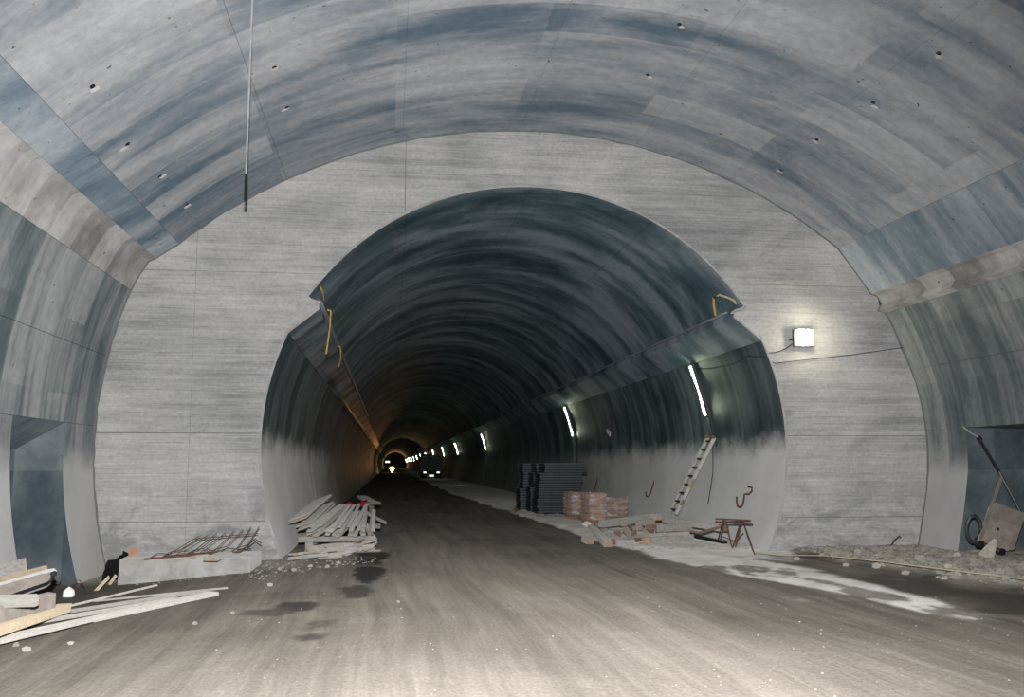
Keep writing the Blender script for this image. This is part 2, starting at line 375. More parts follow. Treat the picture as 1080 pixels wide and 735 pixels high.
def patch(name, P, y0, y1, ny, mat, parent, s_off=0., off=0., lip=.05, gap=.004, smooth=True):
    """one cast panel of lining: the profile piece P swept from y0 to y1, its edges turned back into the joint"""
    L = cum(P)[-1]
    if gap: P = cut(P, gap, L - gap); y0 += gap; y1 -= gap
    S_ = cum(P); N = nrm2(P); ys = np.linspace(y0, y1, ny + 1); n = len(P)
    V = [(XC + P[i][0] + N[i][0] * off, y, P[i][1] + N[i][1] * off) for y in ys for i in range(n)]
    UV = [(S_[i] + s_off, y) for y in ys for i in range(n)]
    F = [(j * n + i, j * n + i + 1, (j + 1) * n + i + 1, (j + 1) * n + i) for j in range(ny) for i in range(n - 1)]
    nf = len(F)
    if lip:
        per = [(i, 0) for i in range(n)] + [(n - 1, j) for j in range(1, ny + 1)] + [(i, ny) for i in range(n - 2, -1, -1)] + [(0, j) for j in range(ny - 1, 0, -1)]
        f0 = len(V)
        for i, j in per:                                  # front edge again, so that the turned edge keeps its own normals
            V.append(V[j * n + i]); UV.append(UV[j * n + i])
        base = len(V)
        for i, j in per:
            V.append((XC + P[i][0] + N[i][0] * (off + lip), ys[j], P[i][1] + N[i][1] * (off + lip))); UV.append((S_[i] + s_off, ys[j]))
        for q in range(len(per)):
            q2 = (q + 1) % len(per)
            F.append((f0 + q, f0 + q2, base + q2, base + q))
    me = bpy.data.meshes.new(name); me.from_pydata(V, [], F); me.update(); me.materials.append(M[mat])
    ul = me.uv_layers.new(name='UVMap')
    li = np.empty(len(me.loops), dtype=np.int32); me.loops.foreach_get('vertex_index', li)
    ul.data.foreach_set('uv', np.array(UV, dtype=np.float32)[li].ravel())
    me.polygons.foreach_set('use_smooth', [smooth and i < nf for i in range(len(F))])
    o = bpy.data.objects.new(name, me); COL.objects.link(o)
    if parent: o.parent = parent
    return o

# ------------------------------------------------------------ floor
def make_floor():
    xs = np.concatenate([[-9, -7.5], np.arange(-6.2, 11.2, .075), [11.6, 12.5, 13.5]])
    ys = np.concatenate([np.arange(-8, 5, 1.), np.arange(5, 30, .075), np.arange(30, 60, .2), np.arange(60, 120, 2.), np.arange(120, 471, 10.)])
    X, Y = np.meshgrid(xs, ys); Z = floor_z(X, Y)
    rb = bank_mask(X, Y)
    Z = Z + .012 * (vnoise(X * 7, Y * 7, 3) - .5) + rb * .05 * (vnoise(X * 5 + 3, Y * 5, 3) - .45)
    nx = len(xs); V = np.stack([X, Y, Z], -1).reshape(-1, 3)
    idx = np.arange(len(V)).reshape(X.shape)
    F = np.stack([idx[:-1, :-1], idx[:-1, 1:], idx[1:, 1:], idx[1:, :-1]], -1).reshape(-1, 4)
    me = bpy.data.meshes.new('floor')
    me.vertices.add(len(V)); me.vertices.foreach_set('co', V.ravel())
    me.loops.add(F.size); me.loops.foreach_set('vertex_index', F.ravel().astype(np.int32))
    me.polygons.add(len(F)); me.polygons.foreach_set('loop_start', np.arange(0, F.size, 4, dtype=np.int32))
    me.update(calc_edges=True); me.validate()
    me.polygons.foreach_set('use_smooth', [True] * len(F)); me.materials.append(M['dirt_floor'])
    dust = dust_mask(X, Y)
    left = sst(X, -3.3, -4.4) * sst(Y, 11, 13) * .0
    wet = np.zeros_like(X)
    def blob(px, py, rx, ry, amt=1., seed=0.):
        p = atZ(px, py, 0); d = ((X - p.x) / rx) ** 2 + ((Y - p.y) / ry) ** 2
        return amt * sst(1.15 - d + (vnoise(X * 3.2 + seed, Y * 1.6 + seed, 5) - .5) * 2.4, .45, .95)
    for b in ((392, 588, .34, 2.0, 1., 1), (386, 604, .32, 1.4, 1., 2), (374, 626, .26, 1.0, .8, 3), (312, 640, .34, .45, .85, 5), (285, 646, .4, .35, .6, 6), (332, 660, .32, .45, .8, 7), (320, 672, .2, .3, .7, 8), (350, 655, .25, .3, .5, 9)):
        wet = np.maximum(wet, blob(*b))
    # damp gutter between the dust streak and the rubble bank, and damp earth beside the block
    gut = sst(X, 6.3, 7.1) * (1 - rb) * sst(Y, 8, 9.5) * sst(Y, 18.3, 17.4)
    wet = np.maximum(wet,   .88 * gut * sst(vnoise(X * 1.1, Y * .8 + 30), .30, .55))
    lw = sst(X, -3.0, -4.2) * sst(Y, 11.5, 12.5) * sst(Y, 17.5, 15.8)
    wet = np.maximum(wet, .75 * lw * sst(vnoise(X * 1.3 + 5, Y * 1.3), .25, .5))
    wet = wet * (1 - dust * .9)
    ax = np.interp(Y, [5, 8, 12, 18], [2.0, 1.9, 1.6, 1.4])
    pale = np.exp(-((X - ax) / np.interp(Y, [5, 10, 18, 30], [4.2, 3.2, 2.3, 2.0])) ** 2) * sst(Y, 30, 11)  # dry compacted road, with the flash's pool of light painted in
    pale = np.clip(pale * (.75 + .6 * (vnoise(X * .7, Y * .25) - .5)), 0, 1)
    rub = np.maximum(rb * .95, sst(X, -1.2, -1.7) * sst(Y, 16.2, 17.2) * sst(Y, 21, 19) * .7)
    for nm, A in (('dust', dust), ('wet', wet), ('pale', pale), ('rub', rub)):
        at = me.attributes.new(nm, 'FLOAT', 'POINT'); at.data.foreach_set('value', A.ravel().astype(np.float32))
    o = bpy.data.objects.new('floor', me); COL.objects.link(o)
    return structure(o, 'rutted grey brown dirt road running into the tunnel', 'floor')
floor = make_floor()

# ------------------------------------------------------------ near chamber lining
Y0 = -7.9
RING = [18.4 - 1.7667 * i for i in range(16)][::-1]; RING[0] = Y0
ceiling = structure(patch('ceiling', OUT_BAND_L[:-1] + OUT_ARCH + OUT_BAND_R[1:], Y0, YW, 1, 'joint_dark', None, off=.055, lip=0, gap=0), 'broad blue grey concrete vault over the near chamber', 'ceiling')
def panels(P, parent, name, mat, ys, nseg, jit=.003, skip=None, s_off=0.):
    L = cum(P)[-1]
    for a, b in zip(ys, ys[1:]):
        for i in range(nseg):
            s0, s1 = L * i / nseg, L * (i + 1) / nseg
            if skip and skip(s0, s1, a, b): continue
            patch(name, cut(P, s0, s1), a, b, 1, mat, parent, s_off=s_off + s0, off=rnd.uniform(-jit, jit))
R3 = RING[::3] if len(RING) % 3 == 1 else RING
panels(OUT_ARCH, ceiling, 'vault_panel', 'vault_concrete', RING, 6)
panels(OUT_BAND_L, ceiling, 'vault_band', 'vault_band', RING[::3], 1, .002, s_off=40)
panels(OUT_BAND_R, ceiling, 'vault_band', 'vault_band', RING[::3], 1, .002, s_off=60)

def side_wall(name, WALL, LEDGE, label, NY0, NY1, sgn, zb):
    full = WALL + LEDGE[1:] if sgn < 0 else LEDGE[:-1] + WALL
    w_ = None
    # backing, left open where the niche cuts through
    for tag_, (a, b, P) in enumerate(((Y0, NY0, full), (NY1, YW, full), (NY0, NY1, None))):
        if P is None:
            S_ = cum(full); zs = [p[1] for p in full]
            P = [p for p in full if p[1] > 2.40]
        o = patch(name if tag_ == 0 else 'wall_backing', P, a, b, 1, 'joint_dark', w_, off=.055, lip=0, gap=0)
        if tag_ == 0: w_ = structure(o, label, 'wall')
    S_ = cum(WALL); zz = [p[1] for p in WALL]
    sN = float(np.interp(2.40, zz if sgn < 0 else zz[::-1], S_ if sgn < 0 else S_[::-1])); L = S_[-1]
    lowr, upr = ((0, sN), (sN, L)) if sgn < 0 else ((sN, L), (0, sN))
    ysl = [Y0, -2.8, 2.5, 7.8, 11.2, NY0, NY1, YW]
    for a, b in zip(ysl, ysl[1:]):
        if (a, b) != (NY0, NY1): patch('wall_panel', cut(WALL, *lowr), a, b, 1, 'chamber_wall', w_, s_off=lowr[0] + (20 if sgn > 0 else 0), off=rnd.uniform(-.004, .004))
    for a, b in zip(RING[::3], RING[::3][1:]):
        um = (upr[0] + upr[1]) / 2
        for q in ((upr[0], um), (um, upr[1])):
            patch('wall_panel', cut(WALL, *q), a, b, 1, 'chamber_wall', w_, s_off=q[0] + (20 if sgn > 0 else 0), off=rnd.uniform(-.004, .004))
        patch('ledge', LEDGE, a, b, 1, 'ledge_concrete', w_, gap=.004, smooth=False)
    # niche: jambs, sloping soffit, back wall
    prof = [p for p in WALL if p[1] < 2.39]
    prof = [(float(np.interp(2.40, zz if sgn < 0 else zz[::-1], [p[0] for p in (WALL if sgn < 0 else WALL[::-1])])), 2.40)] + (prof[::-1] if sgn < 0 else prof)
    xb = XC + sgn * (8.85 if sgn < 0 else 9.4)
    X = lambda p: XC + p[0]
    for yj in (NY0, NY1):
        m = MB(); pv = [(X(p), yj, p[1]) for p in prof]; bv = [(xb, yj, zb + (-.7 - zb) * i / (len(prof) - 1)) for i in range(len(prof))]
        m.add(pv + bv, [(i, i + 1, len(prof) + i + 1, len(prof) + i) for i in range(len(prof) - 1)])
        o = m.build('niche_jamb', 'niche_concrete', w_); uvbox(o, 1)
    m = MB(); m.add([(X(prof[0]), NY0, 2.4), (X(prof[0]), NY1, 2.4), (xb, NY1, zb), (xb, NY0, zb)], [(0, 1, 2, 3)]); uvbox(m.build('niche_soffit', 'niche_concrete', w_), 2)
    m = MB(); m.add([(xb, NY0, -.7), (xb, NY1, -.7), (xb, NY1, zb), (xb, NY0, zb)], [(0, 1, 2, 3)]); uvbox(m.build('niche_back', 'niche_concrete', w_), 0)
    return w_
def uvbox(o, axis):
    me = o.data; ul = me.uv_layers.new(name='UVMap')
    a, b = {0: (2, 1), 1: (2, 0), 2: (0, 1)}[axis]
    for l in me.loops: c = me.vertices[l.vertex_index].co; ul.data[l.index].uv = (c[a] + 3, c[b] + 9)
wall_left = side_wall('wall_left', OUT_WALL_L, OUT_LEDGE_L, 'curved concrete chamber wall with the plank littered niche', 14.5, 16.75, -1, 1.95)
wall_right = side_wall('wall_right', OUT_WALL_R, OUT_LEDGE_R, 'curved concrete chamber wall with the hand cart niche', 14.6, 17.05, 1, 2.38)

# form-tie holes and chips in the vault, about 1.85 m apart along two lines
def vault_pt(dx, y, off=0.): 
    a = math.asin(dx / 10.3); R = 10.3 + off
    return Vector((XC + R * math.sin(a), y, -1.93 + R * math.cos(a))), Vector((math.sin(a), 0, math.cos(a)))
for dx in (-4.35, 4.5, 1.4, -6.3):
    for y in (11.55, 13.35, 15.15, 16.85):
        if rnd.random() < .15: continue
        q, nn = vault_pt(dx + rnd.uniform(-.12, .12), y + rnd.uniform(-.15, .15), .02)
        m = MB(); m.disc(q, -nn, .035, .03, 8); o = m.build('tie_hole', 'black_steel', ceiling)
        m = MB(); e = Vector((rnd.uniform(-.08, .08), rnd.uniform(.05, .09), 0)); pts = []
        for k_ in range(7):
            an = k_ / 7 * 6.283; rr = rnd.uniform(.03, .07)
            c, n2 = vault_pt(q.x - XC + e.x + rr * math.cos(an), q.y + e.y + rr * .8 * math.sin(an), -.012); pts.append(c)
        c2 = [p + n2 * .02 for p in pts]
        m.add(pts + c2, [tuple(range(7)), tuple(range(7, 14))[::-1]] + [(i, (i + 1) % 7, 7 + (i + 1) % 7, 7 + i) for i in range(7)])
        m.build('grout_patch', 'grout', ceiling)

# ------------------------------------------------------------ end wall with the tunnel mouth
OUTLINE_OUT = (OUT_WALL_L[:-1] + OUT_LEDGE_L[:-1] + OUT_BAND_L[:-1] + OUT_ARCH + OUT_BAND_R[1:] + OUT_LEDGE_R[1:] + OUT_WALL_R[1:])
OUTLINE_IN = (IN_WALL_L + IN_LIP_L[1:] + IN_ARCH[1:-1] + IN_LIP_R + IN_WALL_R[1:])
def end_wall():
    Po = resample(OUTLINE_OUT, .25); Pi = resample(IN_WALL_L + IN_ARCH + IN_WALL_R, .12)
    so, si = np.array(cum(Po)), np.array(cum(Pi))
    # each point of the mouth is joined to the outer outline at the same angle about a low centre
    def ang(p): return math.atan2(p[0], p[1] - .2)
    ao = np.maximum.accumulate([ang(p) for p in Po]); ai = np.array([ang(p) for p in Pi]); h = len(ai) // 2
    ai[h:] = np.maximum.accumulate(ai[h:]); ai[:h] = np.minimum.accumulate(ai[:h][::-1])[::-1]
    fo = [(float(np.interp(a, ao, [p[0] for p in Po])), float(np.interp(a, ao, [p[1] for p in Po]))) for a in ai]
    fi = list(Pi); fo = [Po[0]] + fo + [Po[-1]]; fi = [Pi[0]] + fi + [Pi[-1]]
    n = len(fo)
    fo = [(x * 1.004, 2.1 + (z - 2.1) * 1.004) for x, z in fo]
    def sheet(y):
        m = MB(); m.add([(XC + x, y, z) for x, z in fo] + [(XC + x, y, z) for x, z in fi], [(i, i + 1, n + i + 1, n + i) for i in range(n - 1)]); return m
    back = structure(sheet(YW + .05).build('wall_front', 'joint_dark'), 'board-marked concrete end wall around the tunnel mouth', 'wall')
    xe = [XC + v for v in (-9, -6.55, -3.55, -2.35, 2.4, 3.9, 6.85, 9)]
    xe = [-7, atY(200, 450, YW).x, atY(428, 165, YW).x, atY(686, 180, YW).x, atY(941, 500, YW).x, 12]
    ze = [-1, .66, 2.28, 5.34, 9]
    src = bmesh.new(); t = sheet(YW); vs = [src.verts.new(v) for v in t.v]
    for f in t.f: src.faces.new([vs[i] for i in f])
    bmesh.ops.dissolve_degenerate(src, dist=1e-5, edges=src.edges)
    gp = .007
    for i in range(len(xe) - 1):
        for j in range(len(ze) - 1):
            b = src.copy()
            dy = rnd.uniform(-.004, .004)
            for co, no in (((xe[i] + gp, 0, 0), (-1, 0, 0)), ((xe[i + 1] - gp, 0, 0), (1, 0, 0)), ((0, 0, ze[j] + gp), (0, 0, -1)), ((0, 0, ze[j + 1] - gp), (0, 0, 1))):
                bmesh.ops.bisect_plane(b, geom=b.verts[:] + b.edges[:] + b.faces[:], plane_co=co, plane_no=no, clear_outer=True)
            if not b.faces: b.free(); continue
            ex = bmesh.ops.extrude_edge_only(b, edges=[e for e in b.edges if e.is_boundary])
            bmesh.ops.translate(b, verts=[v for v in ex['geom'] if isinstance(v, bmesh.types.BMVert)], vec=(0, .05, 0))
            bmesh.ops.translate(b, verts=b.verts[:], vec=(0, dy, 0))
            me = bpy.data.meshes.new('wall_panel'); b.to_mesh(me); b.free(); me.materials.append(M['board_concrete'])
            # split loose islands (left and right of the mouth) into panels of their own
            o = bpy.data.objects.new('wall_panel', me); COL.objects.link(o); o.parent = back
    src.free()
    for LP in (IN_LIP_L, IN_LIP_R):
        m = MB(); m.add([(XC + x, YW + d, z) for d in (0, .05) for x, z in LP], [(0, 1, 2, 3, 4), (9, 8, 7, 6, 5)] + [(i, 5 + i, 5 + (i + 1) % 5, (i + 1) % 5) for i in range(5)])
        m.build('ledge_end', 'board_concrete', back)
    m = MB(); m.tube([(XC + x, YW - .005, z) for x, z in OUTLINE_IN], .022, 6)
    m.build('mouth_rim', 'mouth_rim', back, smooth=True)
    m = MB(); pts = [(XC + x * .999 + rnd.uniform(-.012, .012), YW - .01, 2.1 + (z - 2.1) * .999 + rnd.uniform(-.012, .012)) for x, z in resample(OUTLINE_OUT, .3)]
    m.tube(pts, .02, 5); m.build('joint_seam', 'joint_dark', back)
    return back
wall_front = end_wall()

# ------------------------------------------------------------ tunnel lining beyond the wall
TY = [YW + 6. * i for i in range(18)] + [150., 200., 300., 465.]
def tunnel_part(name, P, mat, label, cat, nseg, s_off):
    r = structure(patch(name, P, YW + .05, 465, 1, 'joint_dark', None, off=.06, lip=0, gap=0), label, cat)
    for q, (a, b) in enumerate(zip(TY, TY[1:])):
        L = cum(P)[-1]; ns = nseg if q < 12 else 1
        for i in range(ns):
            patch('lining_panel', cut(P, L * i / ns, L * (i + 1) / ns), a, b, 1 if b - a < 10 else 4, mat, r, s_off=s_off + L * i / ns, off=rnd.uniform(-.005, .005) if q else 0, gap=.005)
    return r
tarch = tunnel_part('ceiling_tunnel', IN_ARCH, 'tunnel_arch', 'dark blue concrete crown of the tunnel', 'ceiling', 4, 0)
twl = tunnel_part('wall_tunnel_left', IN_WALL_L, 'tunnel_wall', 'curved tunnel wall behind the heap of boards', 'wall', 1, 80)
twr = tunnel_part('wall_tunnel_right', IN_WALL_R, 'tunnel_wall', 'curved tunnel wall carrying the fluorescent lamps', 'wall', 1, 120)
for P, par in ((IN_LIP_L, twl), (IN_LIP_R, twr)):
    for a, b in zip(TY, TY[1:]): patch('springing_ledge', P, a, b, 1, 'tunnel_arch', par, s_off=30, gap=.003, smooth=False)
m = MB(); m.box(XC - 5.4, XC + 5.4, 465, 465.4, -.7, 7.5); structure(m.build('wall_tunnel_end', 'joint_dark'), 'dark end of the far tunnel', 'wall')

# ------------------------------------------------------------ fluorescent lamps on the right tunnel wall
def wall_frame(z, R=5.14, zc=2.1):
    a = math.acos((z - zc) / R); return Vector((XC + R * math.sin(a), 0, z)), Vector((-math.sin(a), 0, -math.cos(a)))
def lamp_proto():
    t = thing('fluorescent_lamp', '', 'lamp')
    za, zb = 2.93, 4.16
    def pt(z, off): p, n = wall_frame(z); return p + n * off
    zs = np.linspace(za - .06, zb + .06, 5); m = MB()
    m.beam(pt(za - .06, .075), pt(zb + .06, .075), .09, .09, (1, 0, 0)); m.build('channel', 'dark_steel', t)
    m = MB(); m.tube([pt(za, .15), pt((za + zb) / 2, .15), pt(zb, .15)], .026, 8); m.build('tube', 'tube_glow', t, smooth=True)
    for z in (za, zb):
        p = pt(z, .13); m = MB(); d = .035 if z == zb else -.035
        m.beam(pt(z, .13), pt(z + d, .13), .06, .11, (1, 0, 0)); m.build('lamp_holder', 'galvanised', t)
    m = MB(); m.tube([pt(za - .06, .06), pt(2.4, .02), pt(1.5, .015), pt(.75, .015)], .012, 5); m.build('cable', 'cable', t)
    m = MB(); m.tube([pt(zb + .06, .07), (XC + 4.66, 0, 4.28), (XC + 4.3, 0, 4.57)], .012, 5); m.build('hanger', 'cable', t)
    return t
def copy_tree(o, parent=None):
    c = o.copy(); COL.objects.link(c)
    if parent: c.parent = parent
    for ch in list(o.children): copy_tree(ch, c)
    return c
LY = [22.72, 39.9, 76.7, 108.2, 135, 164, 197, 230, 262, 295, 328, 360, 392, 424]
names = {0: 'glowing fluorescent tube fixture on the tunnel wall above the ladder', 1: 'glowing fluorescent tube fixture on the wall just beyond the panel stacks', 2: 'glowing fluorescent tube fixture deep inside, third along the wall from the mouth', 3: 'small glowing fluorescent tube fixture, fourth along the wall from the tunnel mouth'}
L0 = lamp_proto()
for i, y in enumerate(LY):
    o = L0 if i == 0 else copy_tree(L0)
    o.location = (0, y, 0); o['label'] = names.get(i, 'distant glowing fluorescent tube in the row beyond the parked truck'); o['group'] = 'fluorescent lamps along the tunnel wall'

# floodlight on the end wall
p = atY(848, 356, YW - .26)
t = thing('floodlight', 'square glaring floodlight fixed to the board-marked end wall', 'light', p)
m = MB(); m.box(-.17, .17, -.09, .03, -.16, .16); m.build('lens', 'flood_glow', t, bevel=.058)
m = MB(); m.box(-.20, .20, .032, .12, -.18, .18); m.build('housing', 'dark_steel', t, bevel=.02)
m = MB(); m.tube([(-.22, .08, 0), (-.22, .2, -.02), (-.1, .25, -.03), (.1, .25, -.03), (.22, .2, -.02), (.22, .08, 0)], .014, 6); m.build('bracket', 'dark_steel', t)
def cable(name, label, pts, r=.012, mat='cable', n=40, sag=0.):
    P = [Vector(q) for q in pts]; out = []
    for a, b in zip(P, P[1:]):
        for i in range(n // (len(P) - 1)):
            u = i / (n // (len(P) - 1)); q = a.lerp(b, u); q.z -= sag * 4 * u * (1 - u); out.append(q)
    out.append(P[-1]); m = MB(); m.tube(out, r, 5); return tag(m.build(name, mat), label, 'cable')
wf = lambda z, y, off: (lambda a: (a[0] + a[1] * off + Vector((0, y, 0))))(wall_frame(z))
cable('power_cable', 'thin dark cable from the floodlight into the tunnel lamps', [p + Vector((-.15, .22, -.1)), atY(812, 372, YW - .03), wf(4.0, 19.3, .03), wf(3.95, 21, .04), wf(4.15, 22.72, .16)], .011, sag=.05)
cable('power_cable', 'long thin dark cable running from the tunnel mouth across the right end wall', [wf(3.9, 18.6, .02), atY(817, 383, YW - .03), atY(900, 374, YW - .03), atY(955, 366, YW - .05), atY(1080, 352, 16.2)], .009)

# rod hanging from the vault
q, nn = vault_pt(-4.44, 11.1, .0); b = atY(258.5, 211, 13.0); a_ = q
m = MB(); m.tube([a_, a_.lerp(b, .86)], .013, 8); root = tag(m.build('hanging_rod', 'galvanised', origin=b), 'thin steel rod hanging from the vault, its lower tip dark', 'rod')
m = MB(); m.tube([a_.lerp(b, .86) - b, Vector((0, 0, 0))], .017, 8); m.build('rod_tip', 'black_steel', root)
m = MB(); m.disc(a_ - b + Vector((0, 0, .02)), (0, 0, -1), .08, .05, 10); m.build('fixing_plate', 'galvanised', root)

# pipes and straps on the tunnel ledges
m = MB(); m.tube([(XC - 4.12, y, 4.82 + .02 * math.sin(y)) for y in np.linspace(YW + .1, 62, 24)], .05, 8); tag(m.build('ledge_pipe', 'galvanised', smooth=True), 'straight grey pipe lying along the ledge opposite the lamps', 'pipe')
m = MB(); m.tube([(XC + 4.11, y, 4.81) for y in np.linspace(YW + .4, 60, 24)], .025, 6); tag(m.build('ledge_conduit', 'galvanised', smooth=True), 'thin grey conduit along the ledge above the fluorescent lamps', 'pipe')
m = MB(); m.tube([(XC - 4.50, y, 4.12 + .03 * math.sin(y * .7)) for y in np.linspace(34, 300, 150)], .085, 8, taper=[.01, .05] + [.085] * 148); tag(m.build('added_glint_pipe', 'glint_metal', smooth=True), 'wrinkled shiny pipe added under the ledge to glint orange in the headlight', 'pipe')  # shiny pipe added to carry the headlight's orange streak
def strap(label, pts, wd=.05, th=.012, mat='yellow_strap'):
    m = MB()
    for a, b in zip(pts, pts[1:]): m.beam(a, b, wd, th, (0, -1, 0))
    return tag(m.build('strap', mat), label, 'strap')
def atX(px, py, X): d = ray(px, py); return CAM + d * (X / d.x)
def strap_on(label, pix, X, wd, hookx):
    P = [atX(x, y, X + .004 * i) for i, (x, y) in enumerate(pix)]; y0 = P[0].y
    P = [Vector((X, y0, q.z + (y0 - q.y) * 0)) if i == 0 else Vector((q.x, q.y, q.z)) for i, q in enumerate(P)]
    return strap(label, [P[0] + Vector((hookx, 0, .03))] + P, wd, .012)
strap('short yellow strap on the arch edge above the grey pipe', [on_cyl(x, y, 5.16, zc=2.02) for x, y in ((338.5, 304), (341, 309), (341.5, 315))], .07)
strap_on('yellow stick-like strap hanging across the grey ledge pipe', [(349, 328), (348, 345), (346.5, 356), (344, 373)], XC - 4.05, .03, -.08)
strap_on('faint yellow strap farther along the grey ledge pipe', [(359, 366), (359.5, 378), (357.5, 387)], XC - 4.05, .025, -.08)
strap_on('yellow strap hanging from the ledge above the lamps', [(752.5, 314), (753, 323), (754.5, 333)], XC + 4.07, .045, .06)
m = MB(); m.tube([atX(753, 314, XC + 4.08), on_cyl(759, 311, 5.15, zc=2.02), on_cyl(768, 314, 5.15, zc=2.02), on_cyl(774, 317, 5.15, zc=2.02), atY(776, 320, 18.42)], .022, 7); tag(m.build('hose', 'yellow_timber', smooth=True), 'pale curved hose over the ledge corner beside the yellow strap', 'hose')
m = MB(); m.tube([atY(787, 323, YW - .03), atY(786, 326, YW - .04), atY(774, 329, YW - .04), atY(770, 331, YW + .3)], .028, 6); tag(m.build('hose', 'grout', smooth=True), 'pale hooked end of hose at the tunnel mouth ledge corner', 'hose')

# hooks and plate on the right tunnel wall
def hook(label, pix, r=.018, grp=None):
    m = MB(); P = [on_cyl(x, y, 5.14 - o) for x, y, o in pix]; m.tube(P, r, 6)
    return tag(m.build('rebar_hook', 'rust_steel'), label, 'hook', grp)
hook('bent rusty hook on the tunnel wall between ladder and wrapped bundles', [(690, 507, 0), (689, 511, .03), (687, 516, .05), (686, 521, .05), (684, 524, .06), (681.5, 523.5, .07), (681, 519, .08)])
hook('U-shaped rusty rebar hook on the tunnel wall above the trestle', [(785, 521.5, .0), (784.5, 527, .06), (783, 533, .07), (780.5, 535, .08), (778, 533.5, .09), (777, 529, .1), (777, 524, .1)], .022)
m = MB(); m.tube([on_cyl(x, y, 5.1) for x, y in ((786, 521), (790, 521), (793, 518), (793, 514), (789, 513))], .02, 6); tag(m.build('wire_loop', 'rust_steel'), 'small curled rusty wire above the U-shaped hook', 'wire')
hook('thin dark hook on the tunnel wall above the panel stack bundles', [(630, 503, 0), (629.5, 508, .03), (628, 513, .05), (627, 516, .06)], .016)
pp = on_cyl(642.5, 456.5, 5.1); m = MB(); m.beam(pp + Vector((0, -.15, -.06)), pp + Vector((0, .35, .1)), .03, .14, (0, 0, 1)); tag(m.build('wall_plate', 'white_plastic'), 'small pale tilted plate high on the tunnel wall', 'plate')

# ------------------------------------------------------------ far vehicles and far arch
def wheel(m, c, r, wd): m.tube([Vector(c) - Vector((wd / 2, 0, 0)), Vector(c) + Vector((wd / 2, 0, 0))], r, 14)
def truck(loc):
    t = thing('truck', 'dark truck parked by the wall lamps, seen from behind with pale reflectors', 'truck', loc)
    m = MB(); m.box(-1.2, 1.2, 0, 5.2, .95, 2.45); m.build('cargo_body', 'truck_paint', t)
    m = MB(); m.box(-1.16, 1.16, -.06, 0, 1.0, 2.40)
    tg = m.build('tailgate', 'truck_paint', t)
    for x in (-.75, 0, .75): m = MB(); m.box(x - .04, x + .04, -.11, -.06, 1.02, 2.38); m.build('rib', 'dark_steel', tg)
    m = MB(); m.box(-1.22, 1.22, -.1, 5.2, 2.45, 2.56); m.build('top_rail', 'panel_rail', t)
    m = MB(); m.box(-.45, .45, 0, 7.6, .7, .95); m.build('chassis', 'black_steel', t)
    m = MB(); m.box(-1.12, 1.12, 5.5, 7.4, .8, 3.0); cb = m.build('cab', 'truck_paint', t, bevel=.1)
    m = MB(); m.box(-.8, .8, 5.46, 5.5, 2.1, 2.75); m.build('rear_window', 'dark_glass', cb)
    for s in (-1, 1):
        m = MB(); m.tube([(s * 1.1, 6.9, 2.5), (s * 1.42, 6.9, 2.55)], .03, 6); mr = m.build('mirror_arm', 'black_steel', cb)
        m = MB(); m.box(s * 1.42 - .1, s * 1.42 + .1, 6.87, 6.95, 2.2, 2.7); m.build('mirror', 'black_steel', cb)
        for y in (1.4, 6.3): m = MB(); wheel(m, (s * .95, y, .52), .52, .5); m.build('wheel', 'rubber', t)
        m = MB(); m.box(s * .8 - .17, s * .8 + .17, -.2, -.14, .68, .86); m.build('reflector', 'reflector_glow', t)
        m = MB(); m.box(s * .95 - .28, s * .95 + .28, .6, .63, .1, .7); m.build('mud_flap', 'rubber', t)
    m = MB(); m.box(-1.1, 1.1, -.14, .0, .62, .8); m.build('bumper', 'black_steel', t)
    m = MB(); m.box(-.28, .28, -.17, -.145, .28, .48); m.build('number_plate', 'reflector_glow', t)
    m = MB(); m.box(-.03, .03, -.15, -.13, .4, .7); m.build('plate_bracket', 'black_steel', t)
    for i in range(9):
        m = MB(); c = Vector((rnd.uniform(-.9, .6), rnd.uniform(.5, 4.6), 2.5)); r = rnd.uniform(.25, .42)
        m.tube([c - Vector((0, 0, .1)), c + Vector((0, 0, .12)), c + Vector((.03, .02, r * .9))], r, 7, taper=[r, r * .95, r * .35]); m.build('rock', 'stone', t)
truck((atZ(455, 505, 0).x, atZ(455, 505, 0).y, 0))

def oncoming(loc):
    t = thing('dump_truck', 'oncoming vehicle far down the tunnel with one blazing headlight', 'truck', loc)
    m = MB(); m.box(-1.15, 1.15, 0, 1.9, .75, 2.5); cb = m.build('cab', 'truck_paint', t, bevel=.08)
    m = MB(); m.hexa([Vector(q) for q in ((-1, -.12, 1.55), (1, -.12, 1.55), (1, .1, 1.55), (-1, .1, 1.55), (-1, -.02, 2.38), (1, -.02, 2.38), (1, .1, 2.38), (-1, .1, 2.38))]); m.build('windscreen', 'dark_glass', cb)
    m = MB(); m.box(-1.2, 1.2, 2.0, 6.0, 1.0, 2.6); m.build('tipper_body', 'truck_paint', t)
    m = MB(); m.box(-1.15, 1.15, -.18, .0, .42, .7); m.build('bumper', 'dark_steel', t)
    m = MB(); m.box(-.42, .42, 0, 6, .55, .8); m.build('chassis', 'black_steel', t)
    for s in (-1, 1):
        for y in (.9, 4.7): m = MB(); wheel(m, (s * .95, y, .5), .5, .4); m.build('wheel', 'rubber', t)
    m = MB(); m.disc((.25, -.04, .75), (0, -1, 0), .46, .1, 18); m.build('headlight', 'head_glow', t)
    m = MB(); m.disc((.25, -.2, .16), (0, -1, 0), .13, .06, 14); m.build('fog_lamp', 'small_glow', t)
    for x in (-.95, -.45): m = MB(); m.disc((x, -.06, 2.3), (0, -1, 0), .18, .12, 12); m.build('roof_lamp', 'small_glow', t)
    return t
oy = 205.
ov = oncoming((.45, oy, 0))
hl = bpy.data.lights.new('headlight_beam', 'SPOT'); ho = bpy.data.objects.new('headlight_beam', hl); COL.objects.link(ho)
